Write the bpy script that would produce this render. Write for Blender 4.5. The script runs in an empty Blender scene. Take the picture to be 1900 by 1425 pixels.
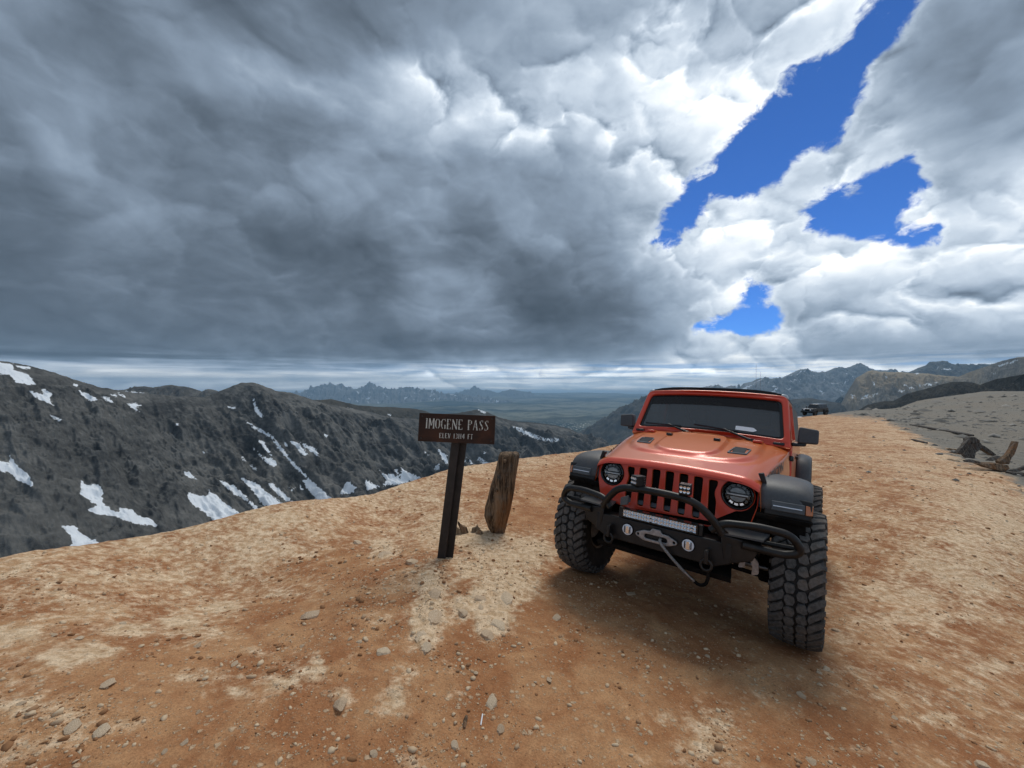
import bpy, bmesh, math, random
import numpy as np
from mathutils import Vector, Matrix, Euler, noise as mnoise

random.seed(7)
rng = np.random.default_rng(7)
sc = bpy.context.scene
R = math.radians

# ---------------------------------------------------------------- camera
F = 739.0                      # focal length in pixels of the 1900 px wide photograph
cam_d = bpy.data.cameras.new('camera')
cam = bpy.data.objects.new('camera', cam_d)
sc.collection.objects.link(cam)
cam_d.sensor_width = 36.0
cam_d.lens = 36.0 * F / 1900.0
cam_d.clip_start = 0.05
cam_d.clip_end = 120000.0
cam.location = (0, 0, 0)
cam.rotation_euler = (R(90), 0, 0)
sc.camera = cam
try:
    sc.cycles.use_denoising = True
    sc.cycles.denoiser = 'OPENIMAGEDENOISE'
    sc.cycles.max_bounces = 6
    sc.cycles.volume_bounces = 0
    sc.cycles.transparent_max_bounces = 12
except Exception:
    pass
sc.view_settings.view_transform = 'Standard'
sc.view_settings.look = 'None'
sc.view_settings.exposure = 0.34
sc.view_settings.gamma = 1.0
sc.view_settings.use_curve_mapping = False

# ---------------------------------------------------------------- sun
SUN_AZ, SUN_EL = 25.0, 56.0    # degrees right of the view axis, degrees above the horizon
sun_d = bpy.data.lights.new('sun', 'SUN')
sun_d.energy = 1.35
sun_d.angle = R(24)
sun_d.color = (1.0, 0.95, 0.86)
sun = bpy.data.objects.new('sun', sun_d)
sc.collection.objects.link(sun)
sd = Vector((math.sin(R(SUN_AZ)) * math.cos(R(SUN_EL)), math.cos(R(SUN_AZ)) * math.cos(R(SUN_EL)), math.sin(R(SUN_EL))))
sun.rotation_euler = sd.to_track_quat('Z', 'Y').to_euler()
sun.location = (10, 20, 60)

# ---------------------------------------------------------------- node helpers
class NT:
    def __init__(s, tree):
        s.t = tree; s.n = tree.nodes; s.l = tree.links
    def node(s, kind, **kw):
        nd = s.n.new(kind)
        for k, v in kw.items():
            setattr(nd, k, v)
        return nd
    def put(s, sock, v):
        if v is None: return
        if isinstance(v, bpy.types.NodeSocket): s.l.new(v, sock)
        else: sock.default_value = v
    def math(s, op, a, b=None, c=None, clamp=False):
        nd = s.node('ShaderNodeMath', operation=op, use_clamp=clamp)
        s.put(nd.inputs[0], a); s.put(nd.inputs[1], b)
        if c is not None: s.put(nd.inputs[2], c)
        return nd.outputs[0]
    def vmath(s, op, a, b=None, scale=None):
        nd = s.node('ShaderNodeVectorMath', operation=op)
        s.put(nd.inputs[0], a)
        if b is not None: s.put(nd.inputs[1], b)
        if scale is not None: s.put(nd.inputs['Scale'], scale)
        return nd.outputs['Value'] if op in ('LENGTH', 'DOT_PRODUCT', 'DISTANCE') else nd.outputs[0]
    def noise(s, vec, scale, detail=4, rough=0.5, dist=0.0, lac=2.0, out=0):
        nd = s.node('ShaderNodeTexNoise')
        s.put(nd.inputs['Vector'], vec); nd.inputs['Scale'].default_value = scale
        nd.inputs['Detail'].default_value = detail; nd.inputs['Roughness'].default_value = rough
        nd.inputs['Distortion'].default_value = dist; nd.inputs['Lacunarity'].default_value = lac
        return nd.outputs[out]
    def smooth(s, v, a, b, lo=0.0, hi=1.0):
        nd = s.node('ShaderNodeMapRange', interpolation_type='SMOOTHSTEP')
        s.put(nd.inputs[0], v)
        for i, x in enumerate((a, b, lo, hi)): s.put(nd.inputs[1 + i], x)
        return nd.outputs[0]
    def lin(s, v, a, b, lo=0.0, hi=1.0):
        nd = s.node('ShaderNodeMapRange')
        s.put(nd.inputs[0], v)
        for i, x in enumerate((a, b, lo, hi)): s.put(nd.inputs[1 + i], x)
        return nd.outputs[0]
    def mix(s, f, a, b, blend='MIX'):
        nd = s.node('ShaderNodeMix', data_type='RGBA', blend_type=blend)
        s.put(nd.inputs[0], f)
        s.put(nd.inputs[6], a if not isinstance(a, tuple) else (*a[:3], 1))
        s.put(nd.inputs[7], b if not isinstance(b, tuple) else (*b[:3], 1))
        return nd.outputs[2]
    def mixf(s, f, a, b):
        nd = s.node('ShaderNodeMix', data_type='FLOAT')
        s.put(nd.inputs[0], f); s.put(nd.inputs[2], a); s.put(nd.inputs[3], b)
        return nd.outputs[0]
    def attr(s, name):
        nd = s.node('ShaderNodeAttribute'); nd.attribute_name = name
        return nd.outputs['Fac']
    def sep(s, v):
        nd = s.node('ShaderNodeSeparateXYZ'); s.put(nd.inputs[0], v); return nd.outputs
    def comb(s, x, y, z):
        nd = s.node('ShaderNodeCombineXYZ')
        for i, v in enumerate((x, y, z)): s.put(nd.inputs[i], v)
        return nd.outputs[0]

# ---------------------------------------------------------------- polygons in the photograph's directions
def sdf(px, py, poly):
    """signed distance to a polygon, positive inside"""
    px = np.asarray(px, float); py = np.asarray(py, float)
    P = np.array(poly, float); n = len(P)
    d = np.full(px.shape, 1e18); ins = np.zeros(px.shape, bool)
    for i in range(n):
        a = P[i]; b = P[(i + 1) % n]; e = b - a
        t = np.clip(((px - a[0]) * e[0] + (py - a[1]) * e[1]) / max(e @ e, 1e-9), 0, 1)
        d = np.minimum(d, (px - a[0] - t * e[0]) ** 2 + (py - a[1] - t * e[1]) ** 2)
        c = (a[1] > py) != (b[1] > py)
        with np.errstate(divide='ignore', invalid='ignore'):
            xi = (b[0] - a[0]) * (py - a[1]) / (b[1] - a[1] if b[1] != a[1] else 1e-9) + a[0]
        ins ^= c & (px < xi)
    d = np.sqrt(d)
    return np.where(ins, d, -d)

# ---------------------------------------------------------------- world: cloudy sky over a physical blue sky
BX = list(range(0, 2000, 100))
BY = [0, 80, 160, 240, 320, 400, 480, 560, 620, 655, 685, 708]
BV = np.array([
 [106,110,113,113,116,123,128,123,126,138,150,158,165,178,192,215,235,180,168,158],
 [100,102,105,110,122,134,128,134,142,148,153,165,182,195,212,228,215,176,158,148],
 [ 98, 97,102,116,122,142,148,164,162,170,172,182,205,220,230,228,200,176,148,142],
 [ 94, 92,104,116,104,106,128,142,158,165,175,192,212,224,222,200,188,170,142,138],
 [ 90,102,104, 94, 94,100,112,118,124,140,148,160,186,215,208,205,195,185,165,195],
 [ 84, 90, 98, 96, 88, 92,102,108,112,118,130,148,168,212,226,216,205,205,222,220],
 [ 80, 84, 86, 88, 85, 78, 76, 86,104,110, 98,116,168,224,220,222,224,228,216,212],
 [ 74, 77, 82, 86, 86, 84, 82, 86, 92, 92, 78, 86,128,210,200,214,216,214,205,200],
 [ 70, 70, 74, 78, 80, 82, 84, 88, 94, 92, 84, 82,108,185,222,214,196,188,182,176],
 [ 72, 70, 70, 74, 77, 79, 80, 82, 86, 84, 84, 90,150,215,215,175,150,148,150,156],
 [110,125,130,120,112,116,126,155,190,205,198,200,204,208,208,200,196,194,196,200],
 [215,225,218,210,205,200,210,220,225,228,232,234,234,230,226,222,222,222,222,222]], float)
GAPS = [
 [(1690,-90),(1612,-10),(1580,40),(1540,90),(1480,118),(1455,165),(1400,205),(1350,235),(1322,285),(1272,312),(1250,360),(1238,400),(1203,440),
  (1240,440),(1280,418),(1285,385),(1335,355),(1385,372),(1402,345),(1440,305),(1455,312),(1450,272),(1490,262),(1535,270),(1545,250),(1562,205),(1602,160),(1600,95),(1645,50),(1700,-10),(1790,-90)],
 [(1488,398),(1540,358),(1600,342),(1660,308),(1742,292),(1735,330),(1712,350),(1690,380),(1660,395),(1700,412),(1742,418),(1738,452),(1690,442),(1650,436),(1605,442),(1600,418),(1560,413),(1520,428)],
 [(1300,607),(1345,599),(1395,584),(1432,591),(1395,609),(1335,620)],
 [(1362,545),(1400,550),(1385,562)]]

SHAPES = [
 ([(835,425),(880,500),(915,560),(990,600),(1100,615),(1250,606),(1292,590),(1225,520),(1120,510),(1010,480),(930,420),(860,370)], -17, 30),
 ([(742,448),(800,455),(870,520),(930,595),(1010,622),(900,618),(800,585),(752,520)], 20, 25),
 ([(620,430),(700,450),(750,500),(740,530),(600,530),(470,470),(380,400),(360,330),(430,330),(520,400)], -11, 35),
 ([(425,100),(500,120),(600,150),(700,130),(820,150),(900,240),(840,245),(760,190),(650,200),(560,200),(470,165)], 24, 28),
 ([(300,200),(340,170),(480,160),(585,190),(590,240),(480,250),(330,260)], -9, 30),
 ([(255,140),(330,180),(300,235),(230,235),(180,190)], 18, 30),
 ([(40,215),(110,240),(190,295),(175,345),(100,320),(60,270)], 16, 25),
 ([(830,270),(860,250),(900,275),(980,300),(1060,290),(1100,330),(1000,380),(880,360),(820,330)], -10, 25),
 ([(850,180),(1000,230),(1060,280),(960,290),(890,260),(840,225)], 22, 20),
 ([(0,330),(140,350),(260,420),(400,480),(640,560),(420,560),(200,520),(0,480)], -6, 40),
 ([(0,370),(100,400),(150,420),(60,430),(0,420)], 10, 25),
 ([(1180,90),(1260,70),(1330,150),(1420,190),(1330,240),(1230,210),(1170,150)], 20, 30),
 ([(700,120),(820,100),(960,120),(1100,170),(1060,220),(900,200),(780,170)], 16, 30),
 ([(1480,60),(1600,0),(1640,-20),(1560,60),(1450,150),(1380,200),(1330,230),(1380,150)], 22, 20),
 ([(1500,110),(1540,90),(1470,170)], 10, 20),
 ([(1215,445),(1290,430),(1340,370),(1430,360),(1480,320),(1540,310),(1540,390),(1460,430),(1380,470),(1260,490)], 12, 22),
 ([(1250,480),(1340,480),(1300,560),(1240,550)], -16, 25),
 ([(1500,430),(1600,440),(1740,460),(1900,380),(1900,470),(1700,520),(1520,500)], 12, 25),
 ([(1440,520),(1560,530),(1700,540),(1620,600),(1480,600)], -22, 30),
 ([(1560,560),(1700,545),(1900,500),(1900,590),(1700,600),(1560,600)], 12, 25),
 ([(1500,620),(1900,600),(1900,650),(1500,655)], -16, 20),
 ([(1700,70),(1900,60),(1900,250),(1760,240),(1680,200)], -14, 40),
 ([(690,640),(900,632),(1240,636),(1240,660),(900,662),(690,658)], -10, 12)]

def bright_at(px, py):
    b = bright_grid(px, py)
    for poly, dv, soft in SHAPES:
        b = b + dv / 255.0 * np.clip((sdf(px, py, poly) + soft) / (2 * soft), 0, 1) * 1.25
    return b

def bright_grid(px, py):
    fx = np.clip(px / 100.0, 0, 18.999); fy = np.clip(np.interp(py, BY, range(len(BY))), 0, len(BY) - 1.001)
    i = fx.astype(int); j = fy.astype(int); a = fx - i; b = fy - j
    return ((BV[j, i] * (1 - a) + BV[j, i + 1] * a) * (1 - b) + (BV[j + 1, i] * (1 - a) + BV[j + 1, i + 1] * a) * b) / 255.0

world = bpy.data.worlds.new('World'); sc.world = world
world.use_nodes = True
try:
    world.cycles.sampling_method = 'MANUAL'; world.cycles.sample_map_resolution = 256
except Exception:
    pass
wt = world.node_tree
for n in list(wt.nodes): wt.nodes.remove(n)
W = NT(wt)
tc = W.node('ShaderNodeTexCoord').outputs['Generated']
dirn = W.vmath('NORMALIZE', tc)
dx, dy, dz = W.sep(dirn)
# cloud-deck coordinates: features shrink towards the horizon
hz = W.math('ADD', W.math('MAXIMUM', dz, 0.0), 0.42)
deck = W.comb(W.math('DIVIDE', dx, hz), W.math('DIVIDE', dy, hz), W.math('MULTIPLY', dz, 1.2))
# domain warp of the layout
wn = W.noise(deck, 2.6, 5, 0.55, out=1)
wv = W.vmath('SUBTRACT', wn, (0.5, 0.5, 0.5))
wn2 = W.noise(dirn, 11.0, 5, 0.6, out=1)
wv2 = W.vmath('SUBTRACT', wn2, (0.5, 0.5, 0.5))
wamp = W.lin(dz, 0.0, 0.3, 0.01, 0.10)
warped = W.vmath('ADD', dirn, W.vmath('SCALE', wv, scale=wamp))
warped = W.vmath('ADD', warped, W.vmath('SCALE', wv2, scale=W.lin(dz, 0.0, 0.25, 0.012, 0.05)))
qx, qy, qz = W.sep(warped)
az = W.math('MULTIPLY', W.math('ARCTAN2', qx, qy), 180 / math.pi)
el = W.math('MULTIPLY', W.math('ARCSINE', W.math('MINIMUM', qz, 0.999)), 180 / math.pi)
AZM = 58.0
ufac = W.lin(az, -AZM, AZM, 0, 1)
ELS = [0.0, 1.2, 2.6, 4.0, 5.6, 7.4, 9.2, 11, 13, 15, 17, 19, 21, 23, 25, 27, 29, 31, 33.5, 36, 39, 42, 46, 50]
NST = 31
uL = W.lin(az, -AZM, 0, 0, 1); uR = W.lin(az, 0, AZM, 0, 1); right = W.math('GREATER_THAN', az, 0.0)
def sky_ramp(e):
    return W.mix(right, half_ramp(e, uL, -AZM, 0.0), half_ramp(e, uR, 0.0, AZM))
def half_ramp(e, u, a0, a1):
    nd = W.node('ShaderNodeValToRGB'); W.put(nd.inputs[0], u)
    cr = nd.color_ramp; cr.interpolation = 'LINEAR'
    a = np.radians(a0 + (a1 - a0) * np.arange(NST) / (NST - 1))
    px = 950 + F * np.tan(a); py = 712.5 - F * math.tan(R(e)) / np.cos(a)
    bb = bright_at(px, py)
    g = np.max([sdf(px, py, G) for G in GAPS], axis=0)
    cov = np.clip(0.5 - (g + 8.0) / 90.0, 0, 1)                      # 1 = cloud, 0 = open sky
    for k in range(1, NST - 1):
        q = cr.elements.new(k / (NST - 1)); q.color = (float(bb[k]), float(cov[k]), 0, 1)
    cr.elements[0].color = (float(bb[0]), float(cov[0]), 0, 1); cr.elements[NST - 1].color = (float(bb[-1]), float(cov[-1]), 0, 1)
    return nd.outputs[0]
prev = sky_ramp(ELS[0])
for i in range(1, len(ELS)):
    f = W.lin(el, ELS[i - 1], ELS[i], 0, 1)
    prev = W.mix(f, prev, sky_ramp(ELS[i]))
# outside the frame the deck goes on, evenly broken
absaz = W.math('ABSOLUTE', az)
wout = W.math('MAXIMUM', W.smooth(absaz, 56, 85), W.smooth(el, 47, 62))
outn = W.noise(deck, 1.1, 4, 0.55)
outcol = W.comb(W.lin(outn, 0.3, 0.7, 0.42, 0.78), W.lin(outn, 0.25, 0.5, 0.8, 1.0), 0)
prev = W.mix(wout, prev, outcol)
pr = W.node('ShaderNodeSeparateColor'); W.put(pr.inputs[0], prev)
lum0, cov0 = pr.outputs[0], pr.outputs[1]
# cloud texture and relief (difference of the field towards the light)
warpd = W.vmath('ADD', deck, W.vmath('SCALE', W.vmath('SUBTRACT', W.noise(deck, 2.2, 3, 0.5, out=1), (0.5, 0.5, 0.5)), scale=0.45))
n1 = W.noise(warpd, 2.3, 8, 0.52)
n2 = W.noise(W.vmath('ADD', warpd, (0.035, 0.055, 0.04)), 2.3, 7, 0.50)
rel_deck = W.math('SUBTRACT', n2, n1)
dq = W.vmath('MULTIPLY', dirn, (1.0, 1.0, 1.45))
dw = W.vmath('ADD', dq, W.vmath('SCALE', W.vmath('SUBTRACT', W.noise(dq, 7.0, 5, 0.55, out=1), (0.5, 0.5, 0.5)), scale=0.13))
def billow(vec, det):
    nd = W.node('ShaderNodeTexNoise'); nd.noise_type = 'RIDGED_MULTIFRACTAL'; nd.normalize = False
    W.put(nd.inputs['Vector'], vec); nd.inputs['Scale'].default_value = 7.2
    nd.inputs['Detail'].default_value = det; nd.inputs['Roughness'].default_value = 0.56
    nd.inputs['Offset'].default_value = 0.9; nd.inputs['Gain'].default_value = 1.0
    return W.math('MULTIPLY', nd.outputs[0], -0.5)
v1 = billow(dw, 5)
v2 = billow(W.vmath('ADD', dw, (0.006, 0.0, 0.017)), 4)
rel_puff = W.math('SUBTRACT', v1, v2)
m1 = W.noise(dw, 8.0, 8, 0.58)
# how puffy: only where the clouds are bright
puff = W.smooth(lum0, 0.58, 0.80)
lum0 = W.math('SUBTRACT', lum0, W.math('MULTIPLY', puff, 0.035))
lum0 = W.math('ADD', lum0, W.math('MULTIPLY', W.smooth(lum0, 0.58, 0.34), 0.07))
lum = W.math('ADD', lum0, W.math('MULTIPLY', W.math('SUBTRACT', n1, 0.5), W.lin(lum0, 0.3, 0.8, 0.28, 0.30)))
lum = W.math('ADD', lum, W.math('MULTIPLY', rel_deck, W.math('MULTIPLY', W.lin(puff, 0, 1, 0.80, 0.55), W.lin(dz, 0.05, 0.4, 0.6, 1.0))))
lum = W.math('ADD', lum, W.math('MULTIPLY', rel_puff, W.lin(puff, 0, 1, 0.12, 0.85)))
lum = W.math('ADD', lum, W.math('MULTIPLY', W.math('SUBTRACT', m1, 0.5), W.lin(puff, 0, 1, 0.10, 0.30)))
# streaky strata close to the horizon
st = W.comb(W.math('MULTIPLY', dx, 5.0), W.math('MULTIPLY', dy, 5.0), W.math('MULTIPLY', dz, 95.0))
sn = W.noise(st, 1.0, 5, 0.55, 0.3)
hzw = W.smooth(dz, 0.075, 0.035)
lum = W.math('ADD', lum, W.math('MULTIPLY', W.math('MULTIPLY', W.math('SUBTRACT', sn, 0.5), hzw), 1.0))
lum = W.math('ADD', lum, W.math('MULTIPLY', W.smooth(dz, 0.055, 0.010), 0.42))
lum = W.math('MAXIMUM', lum, W.math('ADD', W.math('MULTIPLY', lum, 0.72), 0.11))
lum = W.math('MINIMUM', W.math('MAXIMUM', lum, 0.26), W.lin(dz, 0.03, 0.09, 1.35, 0.985))
# coverage with ragged edges
cv = W.math('ADD', cov0, W.math('MULTIPLY', W.math('SUBTRACT', m1, 0.5), 1.15))
cv = W.math('ADD', cv, W.math('MULTIPLY', W.math('SUBTRACT', W.noise(dw, 30.0, 6, 0.62), 0.5), 0.42))
cv = W.math('ADD', cv, W.math('MULTIPLY', W.math('ADD', v1, 0.45), 0.12))
cov = W.smooth(cv, 0.38, 0.57)
hole = W.math('MULTIPLY', W.smooth(W.math('ADD', sn, W.math('MULTIPLY', dx, 0.12)), 0.60, 0.44), W.math('MULTIPLY', W.smooth(dz, 0.06, 0.03), W.lin(dx, -0.5, 0.1, 0.0, 0.45)))
hole = W.math('MAXIMUM', hole, 0.0)
cov = W.math('MULTIPLY', cov, W.math('SUBTRACT', 1.0, hole))
# bright rims where cloud thins out
rim = W.math('MULTIPLY', W.smooth(cv, 0.75, 0.56), 0.07)
lum = W.math('MINIMUM', W.math('ADD', lum, rim), W.lin(dz, 0.03, 0.09, 1.35, 0.985))
lum = W.mixf(W.smooth(dz, -0.005, -0.02), lum, 0.62)
lumlin = W.math('POWER', lum, 2.25)
tint = W.node('ShaderNodeValToRGB'); W.put(tint.inputs[0], lum)
te = tint.color_ramp.elements
te[0].position = 0.25; te[0].color = (0.77, 1.00, 1.30, 1)
te[1].position = 0.98; te[1].color = (0.97, 1.0, 1.01, 1)
e_ = te.new(0.55); e_.color = (0.79, 1.0, 1.28, 1)
e_ = te.new(0.80); e_.color = (0.88, 1.0, 1.14, 1)
ccol = W.vmath('SCALE', tint.outputs[0], scale=lumlin)
sky = W.node('ShaderNodeTexSky', sky_type='NISHITA')
sky.sun_disc = False
sky.sun_elevation = R(SUN_EL); sky.sun_rotation = R(SUN_AZ)
sky.altitude = 4000; sky.air_density = 1.0; sky.dust_density = 0.0; sky.ozone_density = 10.0
bg1 = W.node('ShaderNodeBackground'); W.put(bg1.inputs[0], W.vmath('MULTIPLY', sky.outputs[0], (0.46, 0.74, 1.02))); bg1.inputs[1].default_value = 0.10
bg2 = W.node('ShaderNodeBackground'); W.put(bg2.inputs[0], ccol); bg2.inputs[1].default_value = 1.0
ms = W.node('ShaderNodeMixShader'); W.put(ms.inputs[0], cov); W.put(ms.inputs[1], bg1.outputs[0]); W.put(ms.inputs[2], bg2.outputs[0])
wo = W.node('ShaderNodeOutputWorld'); W.put(wo.inputs[0], ms.outputs[0])
# ---------------------------------------------------------------- numpy noise
_perm = np.random.default_rng(11).permutation(256).astype(np.int64)
_perm = np.concatenate([_perm, _perm, _perm])
_grad = np.random.default_rng(5).normal(size=(256, 3)); _grad /= np.linalg.norm(_grad, axis=1)[:, None]
def pn(x, y, z=0.0):
    x, y, z = np.broadcast_arrays(np.asarray(x, float), np.asarray(y, float), np.asarray(z, float))
    xi = np.floor(x).astype(np.int64); yi = np.floor(y).astype(np.int64); zi = np.floor(z).astype(np.int64)
    fx, fy, fz = x - xi, y - yi, z - zi
    u = fx * fx * fx * (fx * (fx * 6 - 15) + 10); v = fy * fy * fy * (fy * (fy * 6 - 15) + 10); w = fz * fz * fz * (fz * (fz * 6 - 15) + 10)
    def c(i, j, k):
        g = _grad[_perm[(_perm[(_perm[(xi + i) & 255] + yi + j) & 255] + zi + k) & 255]]
        return g[..., 0] * (fx - i) + g[..., 1] * (fy - j) + g[..., 2] * (fz - k)
    a = c(0,0,0)*(1-u)+c(1,0,0)*u; b = c(0,1,0)*(1-u)+c(1,1,0)*u
    d = c(0,0,1)*(1-u)+c(1,0,1)*u; e = c(0,1,1)*(1-u)+c(1,1,1)*u
    return (a*(1-v)+b*v)*(1-w)+(d*(1-v)+e*v)*w
def fbm(x, y, z=0.0, o=5, g=0.5, l=2.03):
    s = 0.0; a = 1.0
    for i in range(o):
        s = s + a * pn(x, y, z); x = x * l + 13.7; y = y * l + 7.1; z = np.asarray(z) * l + 3.3; a *= g
    return s
def ridged(x, y, z=0.0, o=5, g=0.5, l=2.07):
    s = 0.0; a = 1.0
    for i in range(o):
        s = s + a * (1 - 2.2 * np.abs(pn(x, y, z))); x = x * l + 5.7; y = y * l + 9.1; z = np.asarray(z) * l + 1.3; a *= g
    return s

def link(o, parent=None):
    sc.collection.objects.link(o)
    if parent is not None: o.parent = parent
    return o
def raw_mesh(name, verts, faces, attrs=None, smooth=True):
    me = bpy.data.meshes.new(name)
    verts = np.asarray(verts, np.float32); faces = np.asarray(faces, np.int32)
    nv, nf, k = len(verts), len(faces), faces.shape[1]
    me.vertices.add(nv); me.vertices.foreach_set('co', verts.ravel())
    me.loops.add(nf * k); me.loops.foreach_set('vertex_index', faces.ravel())
    me.polygons.add(nf); me.polygons.foreach_set('loop_start', np.arange(0, nf * k, k, dtype=np.int32))
    try: me.polygons.foreach_set('loop_total', np.full(nf, k, dtype=np.int32))
    except Exception: pass
    for nm, v in (attrs or {}).items():
        a = me.attributes.new(nm, 'FLOAT', 'POINT'); a.data.foreach_set('value', np.asarray(v, np.float32).ravel())
    me.update(calc_edges=True); me.validate()
    if smooth: me.polygons.foreach_set('use_smooth', np.ones(nf, bool))
    return me
def grid_faces(nu, nv, wrap=False):
    i = np.arange(nu if wrap else nu - 1)[:, None]; j = np.arange(nv - 1)[None, :]
    i2 = (i + 1) % nu
    return np.stack([i * nv + j, i2 * nv + j, i2 * nv + j + 1, i * nv + j + 1], -1).reshape(-1, 4)

def project(x, y, z):
    y = np.maximum(y, 1e-3)
    return 950 + F * x / y, 712.5 - F * z / y

# ---------------------------------------------------------------- materials
def new_mat(name):
    m = bpy.data.materials.new(name); m.use_nodes = True
    t = m.node_tree
    for n in list(t.nodes): t.nodes.remove(n)
    N = NT(t)
    out = N.node('ShaderNodeOutputMaterial'); p = N.node('ShaderNodeBsdfPrincipled')
    t.links.new(p.outputs[0], out.inputs[0])
    return m, N, p, out
def bump(N, p, h, strength=0.5, dist=0.02):
    b = N.node('ShaderNodeBump'); b.inputs['Strength'].default_value = strength; b.inputs['Distance'].default_value = dist
    N.put(b.inputs['Height'], h); N.put(p.inputs['Normal'], b.outputs[0])

# ground
def ground_material():
    m, N, p, o = new_mat('ground_dirt')
    co = N.node('ShaderNodeTexCoord').outputs['Object']
    big = N.noise(co, 0.55, 6, 0.6)
    mid = N.noise(co, 2.6, 8, 0.62, 0.6)
    fine = N.noise(co, 16.0, 8, 0.68)
    grit = N.noise(co, 95.0, 4, 0.7)
    red = N.mix(N.smooth(mid, 0.35, 0.66), (0.35, 0.150, 0.062), (0.52, 0.285, 0.138))
    tan = N.mix(N.smooth(fine, 0.35, 0.65), (0.59, 0.40, 0.232), (0.77, 0.585, 0.395))
    s = N.math('ADD', N.math('MULTIPLY', N.math('SUBTRACT', mid, 0.5), 0.95), N.math('MULTIPLY', N.math('SUBTRACT', fine, 0.5), 1.35))
    s = N.math('ADD', s, N.math('MULTIPLY', N.math('SUBTRACT', big, 0.5), 0.7))
    s = N.math('ADD', s, N.attr('pale'))
    s = N.math('ADD', s, N.math('MULTIPLY', N.math('SUBTRACT', N.noise(co, 6.0, 6, 0.7, 1.0), 0.5), 0.9))
    s = N.math('ADD', s, 0.10)
    col = N.mix(N.smooth(s, 0.12, 0.70), red, tan)
    # small light chips
    cw = N.vmath('ADD', co, N.vmath('SCALE', N.vmath('SUBTRACT', N.noise(co, 60.0, 3, .6, out=1), (.5, .5, .5)), scale=.022))
    vo = N.node('ShaderNodeTexVoronoi'); N.put(vo.inputs['Vector'], cw); vo.inputs['Scale'].default_value = 34.0
    vc = N.sep(vo.outputs['Color'])
    chip = N.math('MULTIPLY', N.smooth(vo.outputs['Distance'], 0.50, 0.30), N.smooth(N.math('ADD', vc[0], N.math('MULTIPLY', fine, 0.6)), 1.12, 1.2))
    col = N.mix(N.math('MULTIPLY', chip, 0.8), col, (0.58, 0.43, 0.28))
    vo2 = N.node('ShaderNodeTexVoronoi'); N.put(vo2.inputs['Vector'], cw); vo2.inputs['Scale'].default_value = 95.0
    v2c = N.sep(vo2.outputs['Color'])
    chip2 = N.math('MULTIPLY', N.smooth(vo2.outputs['Distance'], 0.5, 0.25), N.smooth(N.math('ADD', v2c[0], N.math('MULTIPLY', mid, 0.5)), 1.02, 1.15))
    col = N.mix(N.math('MULTIPLY', chip2, 0.55), col, (0.54, 0.40, 0.26))
    dk = N.smooth(N.noise(co, 30.0, 5, 0.6), 0.60, 0.72)
    col = N.mix(N.math('MULTIPLY', dk, 0.35), col, (0.17, 0.075, 0.035))
    gr_ = N.smooth(grit, 0.30, 0.70)
    col = N.mix(0.45, col, N.mix(gr_, (0.35, 0.32, 0.30), (1.0, 1.0, 1.0)), 'MULTIPLY')
    col = N.mix(0.35, col, N.mix(N.smooth(fine, 0.25, 0.75), (0.45, 0.40, 0.36), (1.0, 1.0, 1.0)), 'MULTIPLY')
    col = N.vmath('SCALE', col, scale=1.36)
    # grey scree
    g = N.math('ADD', N.attr('grey'), N.math('MULTIPLY', N.math('SUBTRACT', N.noise(co, 1.1, 7, 0.65), 0.5), 0.9))
    sv = N.vmath('MULTIPLY', co, (0.5, 1.6, 1.0))
    gcol = N.mix(N.noise(sv, 0.9, 8, 0.72), (0.09, 0.084, 0.072), (0.35, 0.315, 0.26))
    gcol = N.mix(N.smooth(N.noise(co, 0.12, 4, 0.5), 0.45, 0.62), gcol, N.mix(N.noise(sv, 3.0, 6, 0.7), (0.13, 0.115, 0.095), (0.33, 0.285, 0.225)), 'MIX')
    col = N.mix(N.smooth(g, 0.38, 0.62), col, gcol)
    N.put(p.inputs['Base Color'], col); p.inputs['Roughness'].default_value = 0.93
    p.inputs['Specular IOR Level'].default_value = 0.25
    h = N.math('ADD', N.math('MULTIPLY', fine, 0.5), N.math('MULTIPLY', grit, 0.35))
    h = N.math('ADD', h, N.math('MULTIPLY', chip, 0.25)); h = N.math('ADD', h, N.math('MULTIPLY', chip2, 0.14))
    bump(N, p, h, 0.75, 0.035)
    return m

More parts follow.
